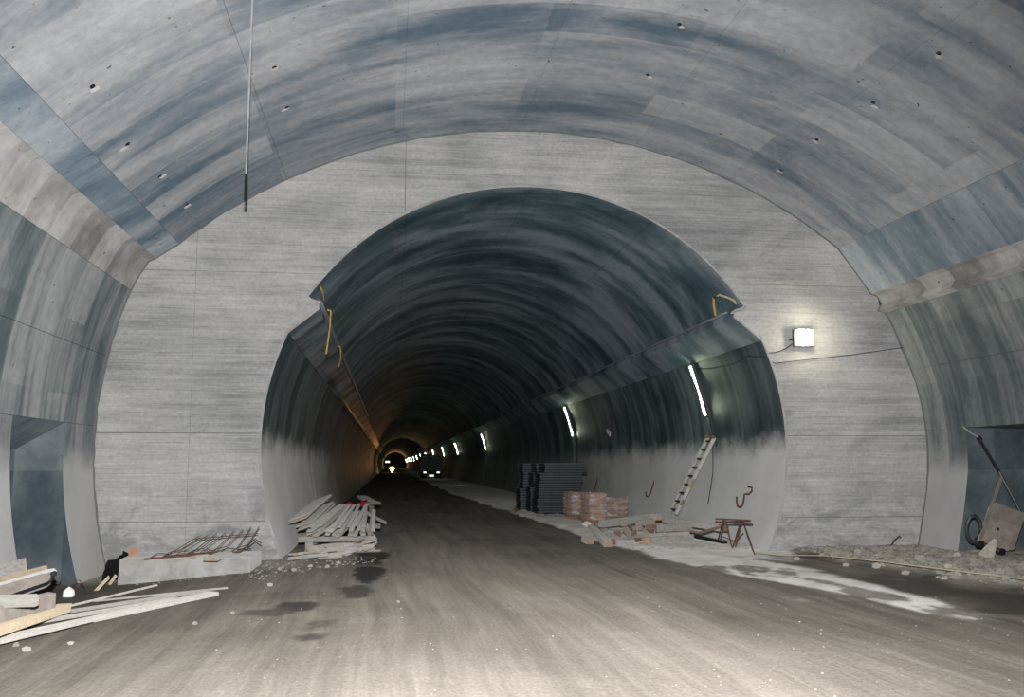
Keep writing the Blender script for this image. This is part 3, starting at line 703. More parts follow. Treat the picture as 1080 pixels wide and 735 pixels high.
hl.energy = 15000; hl.spot_size = math.radians(4.6); hl.spot_blend = 1.; hl.color = (1, .42, .14); hl.shadow_soft_size = .28
ho.location = (.70, oy - .25, .75); ho.rotation_euler = Vector((-2.45, -110, 3.5)).to_track_quat('-Z', 'Y').to_euler()

m = MB(); A = arc(5.12, 2.02, -54, 54, 33); B = arc(4.75, 2.02, -54, 54, 33); Yf = 432
for y in (Yf, Yf + .5): pass
V = [(XC + x, y, z) for y in (Yf, Yf + .6) for x, z in A + B]; n = 33
F = []
for i in range(n - 1):
    F += [(i, i + 1, n + i + 1, n + i), (2 * n + i, 3 * n + i, 3 * n + i + 1, 2 * n + i + 1), (n + i, n + i + 1, 3 * n + i + 1, 3 * n + i), (i, 2 * n + i, 2 * n + i + 1, i + 1)]
m.add(V, F); t = tag(m.build('steel_arch', 'rust_steel'), 'far steel arch rib lit orange at the end of the tunnel', 'arch')
al = bpy.data.lights.new('added_far_arch_light', 'POINT'); ao_ = bpy.data.objects.new('added_far_arch_light', al); COL.objects.link(ao_)
al.energy = 700; al.color = (1, .55, .25); al.shadow_soft_size = .2; ao_.location = (XC, 424, 2.4)  # unseen warm point light added to light up the far arch
t = thing('added_lamp', 'added far lamp on a post in front of the steel arch', 'lamp', (XC - 2.2, 424.3, 0))  # lamp on a post, added as a body for the far arch light
m = MB(); m.tube([(0, 0, 0), (0, 0, 2.2)], .05, 6); m.build('post', 'dark_steel', t)
m = MB(); m.disc((0, -.05, 2.3), (0, -1, 0), .22, .1, 12); m.build('added_lamp_head', 'small_glow', t)

# ------------------------------------------------------------ timber helpers
def timber(name, a, b, w, h, mats=('grey_timber', 'sawn_end'), label='', cat='timber', group=None, up=(0, 0, 1), jit=.08):
    a = Vector(a); b = Vector(b); m = MB(); m.beam(a, b, w, h, up, jit)
    m.mi = [1, 1, 0, 0, 0, 0]
    d = (b - a).normalized(); o = m.build(name, list(mats), origin=(a + b) / 2)
    return tag(o, label, cat, group)
def gz(p, h=0.): return Vector((p.x, p.y, fz(p.x, p.y) + h))

# ------------------------------------------------------------ left: concrete block and what lies on it
bz = -.22
c0, c1, c2 = atZ(122, 618, bz), atZ(263.5, 615, bz - .0), atZ(281, 600, bz + .03)
bl, br = c0.x, c1.x; yf = (c0.y + c1.y) / 2; yb = YW - .04
top = .19
m = MB(); P = [(bl, yf, -.4), (br, yf + .0, -.4), (br + .02, 17.75, -.4), (bl - .1, 17.75, -.4), (bl + .02, yf + .02, top), (br - .01, yf + .03, top), (br, 17.72, top), (bl - .08, 17.72, top)]
m.hexa(P); block = tag(m.build('concrete_block', 'block_concrete', bevel=.025), 'low rough concrete plinth carrying the rusty rebar mat', 'block')
# rusty rebar mat: two long bars, cross bars turned up at the back
t = thing('rebar_mat', 'rusty bent rebar mat lying on the concrete plinth', 'rebar', (0, 0, 0))
zt = top + .02
f0, f1 = atZ(152, 589.5, zt), atZ(254, 581.5, zt + .03)
m = MB(); m.tube([f0, f1], .013, 6); m.build('long_bar', 'rust_steel', t)
m = MB(); m.tube([f0 + Vector((.3, .12, .03)), f1 + Vector((.1, .5, .0))], .010, 6); m.build('long_bar', 'rust_steel', t)
u0, u1 = atY(205, 568.3, 17.2), atY(272, 562.5, 17.3)
m = MB(); m.tube([u0, u1], .008, 6); m.build('long_bar', 'rust_steel', t)
for i in range(8):
    k_ = i / 7; a = f0.lerp(f1, .12 + .84 * k_); e = u0.lerp(u1, .0 + .95 * k_); mid = a + Vector((.12, .35, .03)) + Vector((0, 0, .05 * (i % 2)))
    m = MB(); m.tube([a + Vector((-.1, -.02, .0)), a + Vector((.0, .05, .07)), mid, e, e + (e - mid).normalized() * .14], .007, 5); m.build('cross_bar', 'rust_steel', t)
m = MB(); m.tube([f1, atZ(269, 568.5, zt + .25), atZ(275.5, 573, zt + .16)], .010, 6); m.build('end_hook', 'rust_steel', t)
timber('board_offcut', gz(atZ(222, 590, top), 0) * 0 + atZ(222, 590, top + .03), atZ(243, 581.5, top + .03), .22, .05, ('pale_timber', 'sawn_end'), 'short pale board offcut under the rebar mat', 'board')
timber('board_offcut', atZ(203, 588, top + .02), atZ(226, 583.5, top + .02), .12, .035, ('grey_timber', 'sawn_end'), 'small grey board offcut on the plinth beside the pale offcut', 'board')
pt_ = atZ(140, 587, top); m = MB(); m.box(-.075, .075, -.03, .03, 0, .15); o = m.build('clay_brick', 'orange_clay', bevel=.012); o.location = (pt_.x, pt_.y + .03, top); o.rotation_euler = (0, 0, .2); tag(o, 'small orange brick piece standing on the plinth by the chamber wall', 'brick')

# black lump put in to darken the recess beside the plinth; sticks
p = atZ(112, 612, bz)
def lump(name, c, rx, ry, rz, mat, label, cat, seed, group=None, amp=.35, base=True, n=(9, 7), parent=None):
    r2 = random.Random(seed); V = []; F = []; nu, nv = n
    for j in range(nv):
        ph = (j / (nv - 1)) * math.pi / (2 if base else 1)
        for i in range(nu):
            th = 2 * math.pi * i / nu; q = 1 + r2.uniform(-amp, amp)
            V.append((c[0] + rx * math.sin(math.pi / 2 - ph if base else ph) * math.cos(th) * q, c[1] + ry * math.sin(math.pi / 2 - ph if base else ph) * math.sin(th) * q, c[2] + rz * (math.sin(ph) if base else -math.cos(ph)) * (q if j else 1)))
    for j in range(nv - 1):
        for i in range(nu): F.append((j * nu + i, j * nu + (i + 1) % nu, (j + 1) * nu + (i + 1) % nu, (j + 1) * nu + i))
    m = MB(); m.add(V, F); m.add([V[i] for i in range(nu)], [tuple(range(nu))])
    o = m.build(name, mat, parent, origin=c)
    return tag(o, label, cat, group) if label else o
lump('dark_gap_lump', (p.x + .05, p.y + .75, fz(p.x, p.y) - .02), .24, .65, .36, 'gap_black', 'crumpled black lump standing in for the dark gap beside the concrete plinth', 'sheet', 4, amp=.25)
for a, b, lb in (((101, 623), (115, 608.5), 'thin pale stick leaning on the black lump, the longer one'), ((115, 617), (122, 607), 'thin pale stick leaning against the plinth corner, the shorter one')):
    q = atZ(*a, bz); e = atY(*b, q.y + .25); timber('stick', q, e, .035, .035, ('yellow_timber', 'sawn_end'), lb, 'stick')
q = gz(atZ(72, 628.5, bz), .04); lump('white_lump', q, .085, .06, .10, 'white_plastic', 'small round white plastic lump on the dark earth', 'lump', 9, amp=.12, base=False)
m = MB(); q = atZ(76, 627, bz); m.tube([q, atY(75.5, 617, q.y), atY(79, 612.5, q.y), atY(84, 612, q.y), atY(87, 616, q.y), atZ(90, 622, bz), atZ(104, 622, bz), atZ(121, 622, bz)], .008, 5); tag(m.build('wire', 'rust_steel'), 'thin looped wire beside the white lump', 'wire')
m = MB(); q = atZ(41, 629, bz); m.tube([q, atY(52, 617, q.y + .2), atY(63, 613.5, q.y + .3), atY(63.5, 610.5, q.y + .3)], .01, 5); tag(m.build('wire', 'rust_steel'), 'thin hooked wire beside the rimmed formwork panel', 'wire')

# formwork panel with steel rim, leaning on timbers by the niche
t = thing('formwork_panel', 'mottled formwork panel with rounded black steel rim, tilted by the niche', 'panel', (0, 0, 0))
Yp = 12.6
K = [atY(-60, 635, Yp - 1.2), atY(-60, 653, Yp - 1.2) , atY(50, 615.5, Yp), atY(54, 612, Yp + .02), atY(58, 603, Yp + .12), atY(56.5, 601.3, Yp + .14), atY(50, 602.3, Yp + .12)]
K[0] = atY(-60, 633.5, Yp - .85)
nrm = (K[2] - K[1]).cross(K[0] - K[1]).normalized(); 
if nrm.y < 0: nrm = -nrm
m = MB(); F_ = K; Bk = [v + nrm * .05 for v in F_]; nn_ = len(F_)
m.add(F_ + Bk, [tuple(range(nn_)), tuple(range(nn_, 2 * nn_))[::-1]] + [(i, (i + 1) % nn_, nn_ + (i + 1) % nn_, nn_ + i) for i in range(nn_)])
m.build('board_face', 'cart_wood', t)
m = MB(); m.tube([K[1], K[2], K[3], K[4]], .022, 6); m.build('rim', 'black_steel', t)
m = MB(); m.tube([K[4], K[5], K[6], K[0]], .026, 6); m.build('rim', 'grout', t)
m = MB(); m.disc(K[4] + Vector((0, -.03, -.02)), (0, -1, 0), .035, .04, 8); m.build('corner_stud', 'black_steel', t)
timber('timber_beam', atY(-50, 616, 13.6), atY(27, 599, 14.0), .05, .26, ('grey_timber', 'sawn_end'), 'upright grey board behind the rimmed formwork panel', 'board')
timber('timber_beam', atY(-40, 622, 13.4), atY(49, 600, 13.6), .07, .09, ('yellow_timber', 'sawn_end'), 'yellowish timber poking up behind the rimmed formwork panel', 'timber')
G = 'long pale planks on the ground beside the plinth'
LB = [((-70, 636, .26), (40, 633, .24), .13, .115, ('pale_timber', 'yellow_timber'), 'pale squared beam with yellowish sawn end, uppermost of the timber pile'),
      ((-70, 668, .13), (54.5, 634.5, .07), .10, .22, ('cart_wood', 'grey_timber'), 'brownish thick plank on edge, middle of the timber pile'),
      ((-70, 686, .02), (68, 641, -.06), .16, .10, ('yellow_timber', 'sawn_end'), 'yellow squared timber with pale sawn end near the long planks')]
for a, b, w_, h_, mt, lb in LB:
    timber('timber_beam', atZ(a[0], a[1], a[2]), atZ(b[0], b[1], b[2]), w_, h_, mt, lb, 'timber')
for a, b, w_, h_, lb in (((-60, 681, -.14), (226, 628, -.05), .17, .045, 'long pale plank on the dirt, outermost toward the road'), ((-60, 667, -.15), (186, 632, -.07), .09, .04, 'long pale plank lying second from the road edge of its group'), ((-30, 656, -.16), (220, 623.5, -.05), .085, .035, 'long pale plank lying closest to the plinth foot'),
                         ((60, 640, -.17), (165, 620, -.17), .03, .025, 'narrow short pale batten across the long planks by the plinth'), ((-60, 686, -.10), (95, 656, -.10), .10, .035, 'shorter pale plank stacked on the outermost long plank'), ((100, 633, -.16), (240, 621.5, -.04), .03, .025, 'very thin lath lying between long planks and plinth')):
    A_, B_ = gz(atZ(*a), h_ / 2 + .012 + (.04 if 'stacked' in lb else 0)), gz(atZ(*b), h_ / 2 + .012 + (.04 if 'stacked' in lb else 0)); timber('long_plank', A_, B_, w_, h_, ('pale_timber', 'pale_timber'), lb, 'plank', G, jit=.04)

# ------------------------------------------------------------ left heap of boards inside the tunnel
G = 'heap of boards against the tunnel wall'
LBL = 'dusty grey board in the fanned heap against the tunnel wall'
for i, (y0, y1, x, z, w_, lb) in enumerate(((20.6, 24.6, -1.98, .62, .5, 0), (20.8, 25.0, -2.0, .56, .42, 0), (20.7, 24.2, -1.85, .48, .4, 0), (20.6, 24.8, -1.82, .42, .35, 0), (20.9, 25.2, -1.72, .35, .3, 0), (20.4, 24.5, -1.70, .28, .35, 0), (20.5, 24.3, -1.65, .20, .3, 0), (20.6, 24.8, -1.55, .12, .4, 0))):
    timber('board', (x + .12, y0 + rnd.uniform(-.2, .2), z - .02), (x + .36, y1, z + .26), w_ * .9, .036, ('grey_timber', 'sawn_end' if i % 3 else 'grey_timber'), 'wide grey board in the tilted stack by the tunnel wall, %s from the top' % 'first second third fourth fifth sixth seventh eighth'.split()[i], 'board', 'tilted board stack', up=(-.35, 0, 1))
for i in range(26):
    lay = i // 9; k_ = (i % 9) / 8
    x0 = -1.55 + 1.25 * k_ + rnd.uniform(-.05, .05); x1 = -1.15 + .75 * k_ + rnd.uniform(-.08, .08)
    z0 = .30 + .075 * lay + rnd.uniform(0, .02); y0 = 19.55 + rnd.uniform(-.25, .25) + .25 * lay
    timber('board', (x0, y0, z0), (x1, y0 + rnd.uniform(3.2, 4.2), z0 + .16 + .06 * lay), rnd.uniform(.06, .10), .034, ('grey_timber' if rnd.random() < .6 else 'pale_timber', 'sawn_end' if rnd.random() < .3 else 'pale_timber'), LBL, 'board', G, up=(rnd.uniform(-.25, .25), 0, 1))
for i, (xa, ya, xb, yb_, z) in enumerate(((-1.75, 19.75, -.25, 19.9, .22), (-1.7, 22.6, -.2, 22.8, .28))):
    timber('bearer', (xa, ya, z), (xb, yb_, z), .10, .10, ('grey_timber', 'sawn_end'), ('grey crosswise bearer under the front of the fanned boards', 'grey crosswise bearer under the back of the fanned boards')[i], 'timber')
    for x in (xa + .2, xb - .2): timber('prop_block', (x, (ya + yb_) / 2, fz(x, ya) - .02), (x, (ya + yb_) / 2, z - .05), .14, .14, ('grey_timber', 'sawn_end'), 'short prop block under a bearer of the fanned boards', 'block', 'prop blocks')
for i in range(30):
    x = rnd.uniform(-1.5, -.35); y = 17.45 + (x + 1.5) * 1.2 + rnd.uniform(0, 1.0); an = rnd.uniform(-.5, 1.4); L = rnd.uniform(.25, .75); z = fz(x, y) + .02 + .05 * (i % 4)
    d = Vector((math.cos(an), math.sin(an), rnd.uniform(-.03, .12))) * L / 2
    timber('board_scrap', Vector((x, y, z)) - d, Vector((x, y, z)) + d, rnd.uniform(.07, .2), rnd.uniform(.03, .06), (('pale_timber', 'grey_timber')[i % 2], 'sawn_end'), 'broken board scrap on the ground before the heap', 'board', 'board scraps before the heap', up=(rnd.uniform(-.4, .4), rnd.uniform(-.3, .3), 1))
timber('long_lath', atZ(330, 587, .05), atZ(388, 567.5, .22), .04, .03, ('brown_timber', 'sawn_end'), 'thin brown lath lying across the board scraps', 'lath')
m = MB(); m.tube([atZ(381, 543, .42), atZ(386, 553, .34), atZ(392, 563, .2), atZ(396, 569, .1), atZ(395.5, 573, .06), atZ(391, 576, .06), atZ(384, 578, .06)], .045, 8); tag(m.build('bent_pipe', 'white_plastic', smooth=True), 'bent white pipe at the edge of the board heap', 'pipe')
for a, b, lb in (((377, 536, .5), (391, 566, .16), 'white batten leaning out of the heap, nearest the bent pipe'), ((372, 534, .52), (382, 563, .26), 'white batten leaning out of the heap, between the boards and bent pipe')):
    timber('batten', atZ(*a), atZ(*b), .07, .04, ('white_plastic', 'pale_timber'), lb, 'batten')
for a, b, w_, lb in (((381, 523.5, .62), (389, 528, .60), .3, 'pale board box behind the red cloth'), ((387, 527, .55), (397, 531, .52), .28, 'pale board at the far end of the heap beside the road'), ((386, 541, .4), (407, 551.5, .05), .05, 'thin stick poking from the heap toward the road')):
    timber('board', atZ(*a), atZ(*b), w_, .07, ('pale_timber', 'pale_timber'), lb, 'board')
    if w_ > .1: c = (atZ(*a) + atZ(*b)) / 2; timber('prop_block', (c.x, c.y, fz(c.x, c.y) - .02), (c.x, c.y, c.z - .02), .16, .16, ('grey_timber', 'sawn_end'), 'upright prop block under a pale board at the heap end', 'block', 'prop blocks at the heap end')
# red cloth
def cloth(name, pix, z, mat, label, cat):
    V = []; F = []; nx, ny = 10, 5; a, b, c, d = [atZ(*q) for q in pix]
    for j in range(ny):
        for i in range(nx):
            u, v = i / (nx - 1), j / (ny - 1); q = a.lerp(b, u).lerp(d.lerp(c, u), v); V.append(q + Vector((0, 0, z + rnd.uniform(-.03, .04) + .05 * math.sin(u * 9) * v)))
    for j in range(ny - 1):
        for i in range(nx - 1): F.append((j * nx + i, j * nx + i + 1, (j + 1) * nx + i + 1, (j + 1) * nx + i))
    m = MB(); m.add(V, F); o = m.build(name, mat, smooth=True); md = o.modifiers.new('s', 'SOLIDIFY'); md.thickness = .02
    return tag(o, label, cat)
cloth('red_cloth', ((361, 538, .56), (389, 534.5, .58), (387, 530.5, .66), (363, 531, .66)), .02, 'red_cloth', 'crumpled dark red cloth draped over the fanned boards', 'cloth')

# ------------------------------------------------------------ right: stacks of dark formwork panels
ORD = 'first second third fourth fifth sixth seventh eighth ninth tenth eleventh twelfth thirteenth fourteenth fifteenth sixteenth seventeenth eighteenth nineteenth twentieth'.split()
def stack(cx, cy, rz, n, w, d, label, grp, breaks, seed, z0=.1, rag=.02):
    r2 = random.Random(seed)
    c, s = math.cos(rz), math.sin(rz); z = fz(cx, cy) + z0; R = Matrix.Rotation(rz, 4, 'Z'); dx = 0
    for i in range(n):
        if i in breaks: dx += breaks[i]
        th = .078; t = thing('stacked_panel', ('%s, topmost' % label) if i == n - 1 else '%s, %s from the ground' % (label, ORD[i]), 'deck', (cx + dx * c + r2.uniform(-rag, rag), cy + dx * s + r2.uniform(-rag, rag), z), rz + r2.uniform(-.01, .01), grp)
        m = MB(); m.box(-w / 2, w / 2, -d / 2 + .03, d / 2 - .03, .008, th - .008); m.build('sheet', 'panel_side', t)
        for sy in (-1, 1):
            m = MB(); m.box(-w / 2 - .01, w / 2 + .01, sy * (d / 2 - .015) - .015, sy * (d / 2 - .015) + .015, .045, th - .001); m.build('edge_rail', 'panel_rail', t)
        z += th + .002
    for xx in (-w * .38, 0, w * .38):
        q = Matrix.Rotation(rz, 3, 'Z') @ Vector((xx, 0, 0)); dd = Matrix.Rotation(rz, 3, 'Z') @ Vector((0, d / 2 - .05, 0)); b0 = Vector((cx, cy, fz(cx, cy) + z0 / 2 - .01)) + q
        timber('stack_bearer', b0 - dd, b0 + dd, .1, z0 - .01, ('grey_timber', 'grey_timber'), 'squat timber bearer under a stack of formwork panels', 'timber', 'stack bearers')
p = atZ(589, 545, 0.05)
stack(p.x + .02, p.y + .7, 0, 20, 1.36, 1.3, 'dark formwork panel in the stack right behind the wrapped bundles', 'panels in the front stack', {6: .05, 12: .05, 16: .16}, 5)
stack(p.x - .02, p.y + 2.1, 0, 20, 1.30, 1.2, 'dark formwork panel in the middle stack', 'panels in the middle stack', {10: .1, 16: .1}, 6)
stack(p.x - .05, p.y + 3.7, 0, 20, 1.5, 1.2, 'dark formwork panel in the rearmost stack', 'panels in the rear stack', {9: .1}, 8)
timber('dunnage', atZ(541, 539, .08), atZ(551, 535, .08), .12, .1, ('brown_timber', 'sawn_end'), 'short brown timber on the dust strip before the rear panel stack', 'timber')
timber('dunnage', atZ(552, 543.5, .05), atZ(566, 540, .06), .3, .08, ('grey_timber', 'grey_timber'), 'short grey plank on the dust strip before the middle panel stack', 'plank')

# ------------------------------------------------------------ wrapped sack bundles
def bundle(name, label, loc, rz, w, d, layers, lh, wrap, nx=1, lean=0.):
    t = thing(name, label, 'bundle', loc, rz)
    pl = None
    m = MB(); m.box(-w / 2 + .03, w / 2 - .03, -d / 2 + .02, d / 2 - .02, .09, .115); pl = m.build('pallet', 'brown_timber', t)
    for x in (-w / 2 + .1, 0, w / 2 - .1): m = MB(); m.box(x - .05, x + .05, -d / 2 + .02, d / 2 - .02, 0, .09); m.build('pallet_block', 'brown_timber', pl)
    for L in range(layers):
        for i in range(nx):
            x0 = -w / 2 + w * i / nx; x1 = -w / 2 + w * (i + 1) / nx; z = .115 + lh * L; j = lambda: rnd.uniform(-.012, .012)
            m = MB(); m.box(x0 + .005 + j(), x1 - .005 + j(), -d / 2 + j(), d / 2 + j(), z + .002, z + lh - .002); m.build('sack', 'sack_paper', t, bevel=min(.06, lh * .42), smooth=True)
    if wrap:
        m = MB(); m.box(-w / 2 - .025, w / 2 + .025, -d / 2 - .025, d / 2 + .025, .13, .115 + lh * layers + .02); m.build('film', 'clear_film', t, bevel=.06, smooth=True)
    return t
p = atZ(612, 548, .05); bundle('sack_bundle', 'film-wrapped sack bundle beside the panel stack, silvery foil-like front', (p.x, p.y + .45, fz(p.x, p.y)), .12, .6, .9, 4, .172, True, 1)
p = atZ(629.5, 554, .05); bundle('sack_bundle', 'tall narrow film-wrapped sack bundle between its two neighbours', (p.x, p.y + .45, fz(p.x, p.y)), .12, .46, .9, 4, .19, True, 1)
p = atZ(652, 551, .05); bundle('sack_bundle', 'brown sack bundle of thick layers, behind the long grey beam', (p.x - .08, p.y + 1.0, fz(p.x, p.y)), .10, .95, .95, 3, .20, True, 1)
# foil scraps at the foot of the bundles
for i, (px, py) in enumerate(((622, 553), (619, 556), (640, 551), (637, 554))):
    q = atZ(px, py, .05); lump('film_scrap', (q.x, q.y, fz(q.x, q.y)), .14, .12, .11, 'white_plastic' if i % 2 else 'clear_film', 'crumpled scrap of wrapping film at the foot of the bundles', 'film', 30 + i, 'film scraps', amp=.5)

# ------------------------------------------------------------ right timber pile
T = lambda nm, a, b, w_, h_, mt, lb, cat='timber', grp=None, up=(0, 0, 1): timber(nm, atZ(*a), atZ(*b), w_, h_, mt, lb, cat, grp, up)
T('long_beam', (634, 552.5, .28), (706, 543, .42), .16, .17, ('grey_timber', 'grey_timber'), 'long grey beam lying across the timber pile at the ladder foot')
T('squared_timber', (619, 552, .05), (641, 573.5, .07), .17, .13, ('grey_timber', 'sawn_end'), 'grey squared timber pointing from the wrapped bundles to the road, with pale end')
T('squared_timber', (629, 552, .06), (646.5, 571.5, .07), .12, .12, ('grey_timber', 'red_end'), 'grey squared timber alongside the pale-ended one, with reddish end')
T('squared_timber', (697, 547, .30), (764, 557.5, .36), .2, .12, ('grey_timber', 'red_end'), 'grey timber slanting from the ladder foot toward the trestle')
T('squared_timber', (688, 557, .28), (726, 555.5, .28), .3, .16, ('grey_timber', 'red_end'), 'thick pale grey timber with reddish end in the pile middle')
T('squared_timber', (684, 565, .16), (727, 562.5, .2), .13, .08, ('pale_timber', 'sawn_end'), 'pale flat timber low in the pile beside the trestle')
T('squared_timber', (684, 570, .1), (728, 566.5, .1), .22, .14, ('grey_timber', 'sawn_end'), 'grey timber at the bottom of the pile front')
T('brown_lath', (727, 560, .25), (741, 562, .2), .05, .05, ('brown_timber', 'brown_timber'), 'dark brown lath running out from the pile, shorter piece', 'lath')
T('brown_lath', (739, 562, .22), (761, 555, .42), .05, .05, ('brown_timber', 'brown_timber'), 'dark brown lath tilting up to the trestle', 'lath')
T('dark_plank', (729, 564.5, .12), (764, 573, .06), .16, .06, ('black_steel', 'black_steel'), 'black plank edge beside the trestle foot', 'plank')
T('pale_plank', (727, 567.5, .06), (768, 577, .03), .14, .05, ('pale_timber', 'sawn_end'), 'pale plank under the black plank by the trestle', 'plank')
T('pale_plank', (664, 575, .02), (775, 580.5, .02), .5, .04, ('pale_timber', 'pale_timber'), 'long pale board flat on the ground along the pile front', 'plank')
r2 = random.Random(21)
for i, (px, py, z, sz) in enumerate(((622.5, 571, .07, .14), (651.5, 569.5, .07, .15), (651, 563, .14, .16), (658, 552.5, .3, .14), (662.5, 561, .2, .11), (668.5, 562.5, .2, .13), (674, 556.5, .3, .15), (688, 551, .36, .15), (684.5, 556, .3, .13), (668, 567, .1, .16), (679, 569.5, .08, .17), (687, 560.5, .22, .12), (695.5, 546.5, .42, .13), (660, 570, .06, .13), (673.5, 570, .08, .14), (645, 566, .06, .13), (638, 560, .06, .12), (664, 556, .2, .13), (680, 562, .15, .15), (700, 557, .2, .14), (712, 563, .1, .14), (697, 565, .1, .14))):
    q = atZ(px, py, z); an = r2.uniform(-.1, .6); L = r2.uniform(.35, .8); d = Vector((math.sin(an) * L, math.cos(an) * L, r2.uniform(-.06, .04)))
    timber('timber_offcut', q, q + d, sz, sz * r2.uniform(.7, 1.), ('grey_timber', ('sawn_end', 'sawn_end', 'red_end')[i % 3]), 'squared timber offcut in the pile, sawn end facing the road', 'timber', 'timber offcuts in the pile', jit=.12)
for i in range(14):
    px, py = r2.uniform(655, 735), r2.uniform(560, 574); q = atZ(px, py, .05); an = r2.uniform(0, 3.14); L = r2.uniform(.12, .35); d = Vector((math.cos(an) * L, math.sin(an) * L, r2.uniform(-.02, .05)))
    timber('wood_chip', q - d, q + d, r2.uniform(.05, .11), .03, (('sawn_end', 'pale_timber', 'grey_timber')[i % 3], 'sawn_end'), 'small broken wood chip strewn over the timber pile', 'wood', 'wood chips on the pile', up=(r2.uniform(-.3, .3), r2.uniform(-.3, .3), 1))

# ------------------------------------------------------------ ladder
t = thing('ladder', 'grey ladder leaning on the tunnel wall above the timber pile', 'ladder', (0, 0, 0))
la, lb_ = on_cyl(705.5, 540.5, 4.72), on_cyl(746.5, 461, 5.05)
ra, rb_ = on_cyl(713, 541.5, 4.72), on_cyl(753.5, 461.5, 5.05)
for a, b, mt in ((la, lb_, 'aluminium'), (ra, rb_, 'aluminium')):
    m = MB(); m.beam(a, b, .085, .07, (-1, 0, .4)); m.build('rail', mt, t)
for i in range(9):
    k_ = .05 + .9 * i / 8; m = MB(); m.tube([la.lerp(lb_, k_), ra.lerp(rb_, k_)], .026, 6); m.build('rung', 'dark_steel', t)
for a, b in ((lb_, rb_),):
    for q in (a, b):
        m = MB(); m.beam(q + Vector((-.03, -.06, -.0)), q + Vector((-.03, .06, .03)), .06, .05); m.build('end_cap', 'brown_timber', t)
for k_ in (.16, .40, .44): m = MB(); c = ra.lerp(rb_, k_); d = (rb_ - ra).normalized(); m.beam(c - d * .09, c + d * .09, .085, .06, (-1, 0, .4)); m.build('yellow_mark', 'yellow_strap', t)

# ------------------------------------------------------------ rebar trestle
t = thing('rebar_trestle', 'rusty rebar trestle with splayed legs beside the timber pile', 'trestle', (0, 0, 0))
Yt = 19.2
tb = [(atY(754.5, 547.2, Yt), atY(791.5, 548.8, Yt)), (atY(754.5, 550, Yt - .1), atY(794, 553.2, Yt - .1))]
for a, b in tb: m = MB(); m.tube([a, b], .017, 6); m.build('top_bar', 'rust_steel', t)
for (ax, ay), feet in (((762.5, 548.5), ((757, 571), (759.5, 572), (772, 577.5))), ((781, 550.5), ((772.5, 578), (775.5, 577.5), (796, 583)))):
    a = atY(ax, ay, Yt - .05)
    for i, f_ in enumerate(feet):
        e = atZ(*f_, .04); e.z = fz(e.x, e.y) + .0; m = MB(); m.tube([a + Vector((.03 * i, 0, 0)), e], .013, 6); m.build('leg', 'rust_steel', t)
m = MB(); m.tube([atZ(762, 566, .25), atZ(776, 571, .15), atZ(784, 562, .3)], .009, 5); m.build('tie_wire', 'rust_steel', t)

# ------------------------------------------------------------ right niche: hand cart, pole, hose, wedge
Yc = 16.0
C = lambda px, py, dy=0.: atY(px, py, Yc + dy)
t = thing('hand_cart', 'dusty tipped-up hand cart leaning in the right niche', 'cart', (0, 0, 0))
tl, tr_, brr, bll = C(1045, 533, .35), C(1077, 545, .35), C(1065, 580, 0), C(1033, 568, 0)
nv = (tr_ - tl).cross(bll - tl).normalized()
if nv.y > 0: nv = -nv
m = MB(); m.hexa([bll, brr, brr - nv * .06, bll - nv * .06, tl, tr_, tr_ - nv * .06, tl - nv * .06]); m.build('tray', 'cart_wood', t)
l2, r2_ = tl.lerp(bll, .3), tr_.lerp(brr, .28)
m = MB(); m.hexa([l2, r2_, r2_ - nv * .02, l2 - nv * .02, tl + nv * .14, tr_ + nv * .14, tr_ + nv * .10, tl + nv * .10]); m.build('tray_end', 'cart_wood', t)
m = MB(); m.beam(bll + nv * .04, tl.lerp(bll, -.85) + nv * .04, .045, .05, nv); m.build('handle', 'cart_wood', t)
m = MB(); m.beam(brr + nv * .04, tr_.lerp(brr, -.02) + nv * .04, .05, .07, nv); m.build('side_rail', 'cart_wood', t)
for a_, lb in ((.12, 0), (.82, 0)):
    c = bll.lerp(brr, a_) + Vector((0, .12, -.05)); m = MB(); m.tube([c - Vector((.035, 0, 0)), c + Vector((.035, 0, 0))], .10, 14); wh = m.build('wheel', 'rubber', t)
    m = MB(); m.tube([c - Vector((.045, 0, 0)), c + Vector((.045, 0, 0))], .035, 10); m.build('hub', 'rust_steel', wh)
m = MB(); m.tube([bll.lerp(brr, .05) + Vector((0, .12, -.05)), bll.lerp(brr, .9) + Vector((0, .12, -.05))], .018, 6); m.build('axle', 'rust_steel', t)
c = bll.lerp(tr_, .42) + nv * .012; m = MB(); m.disc(c, nv, .03, .01, 8); m.build('bolt', 'black_steel', t)
t = thing('pole', 'dark steel pole leaning across the niche behind the hand cart', 'pole', (0, 0, 0))
m = MB(); m.tube([C(1032, 462, .85), C(1053.5, 497, .72)], .03, 7); m.build('shaft', 'black_steel', t)
m = MB(); m.tube([C(1053.5, 497, .72), C(1077, 541, .58), C(1092, 575, .45)], .026, 7); m.build('lower_shaft', 'dark_steel', t)
m = MB(); m.disc(C(1031.5, 461, .86), (1, 0, -1), .045, .07, 8); m.build('collar', 'black_steel', t)
m = MB(); m.tube([C(1015.5, 450, 1.0), C(1023, 456, .93), C(1031.5, 461, .86)], .012, 5); tag(m.build('rope', 'grout'), 'short pale rope from the niche corner to the pole', 'rope')
m = MB(); m.tube([C(1027 + 7.5 * math.cos(a), 558 + 14 * math.sin(a), .1 + .05 * math.sin(a)) for a in np.linspace(.3, 6.6, 26)], .035, 7); tag(m.build('hose_coil', 'panel_rail', smooth=True), 'coiled dusty hose beside the hand cart', 'hose')
m = MB(); a, b = C(1040, 587, -.35), C(1049, 570, -.15); m.tube([a, a.lerp(b, .5), b], .1, 6, taper=[.12, .09, .04]); tag(m.build('stone_wedge', 'stone', bevel=0), 'pale pointed concrete lump before the hand cart', 'stone')

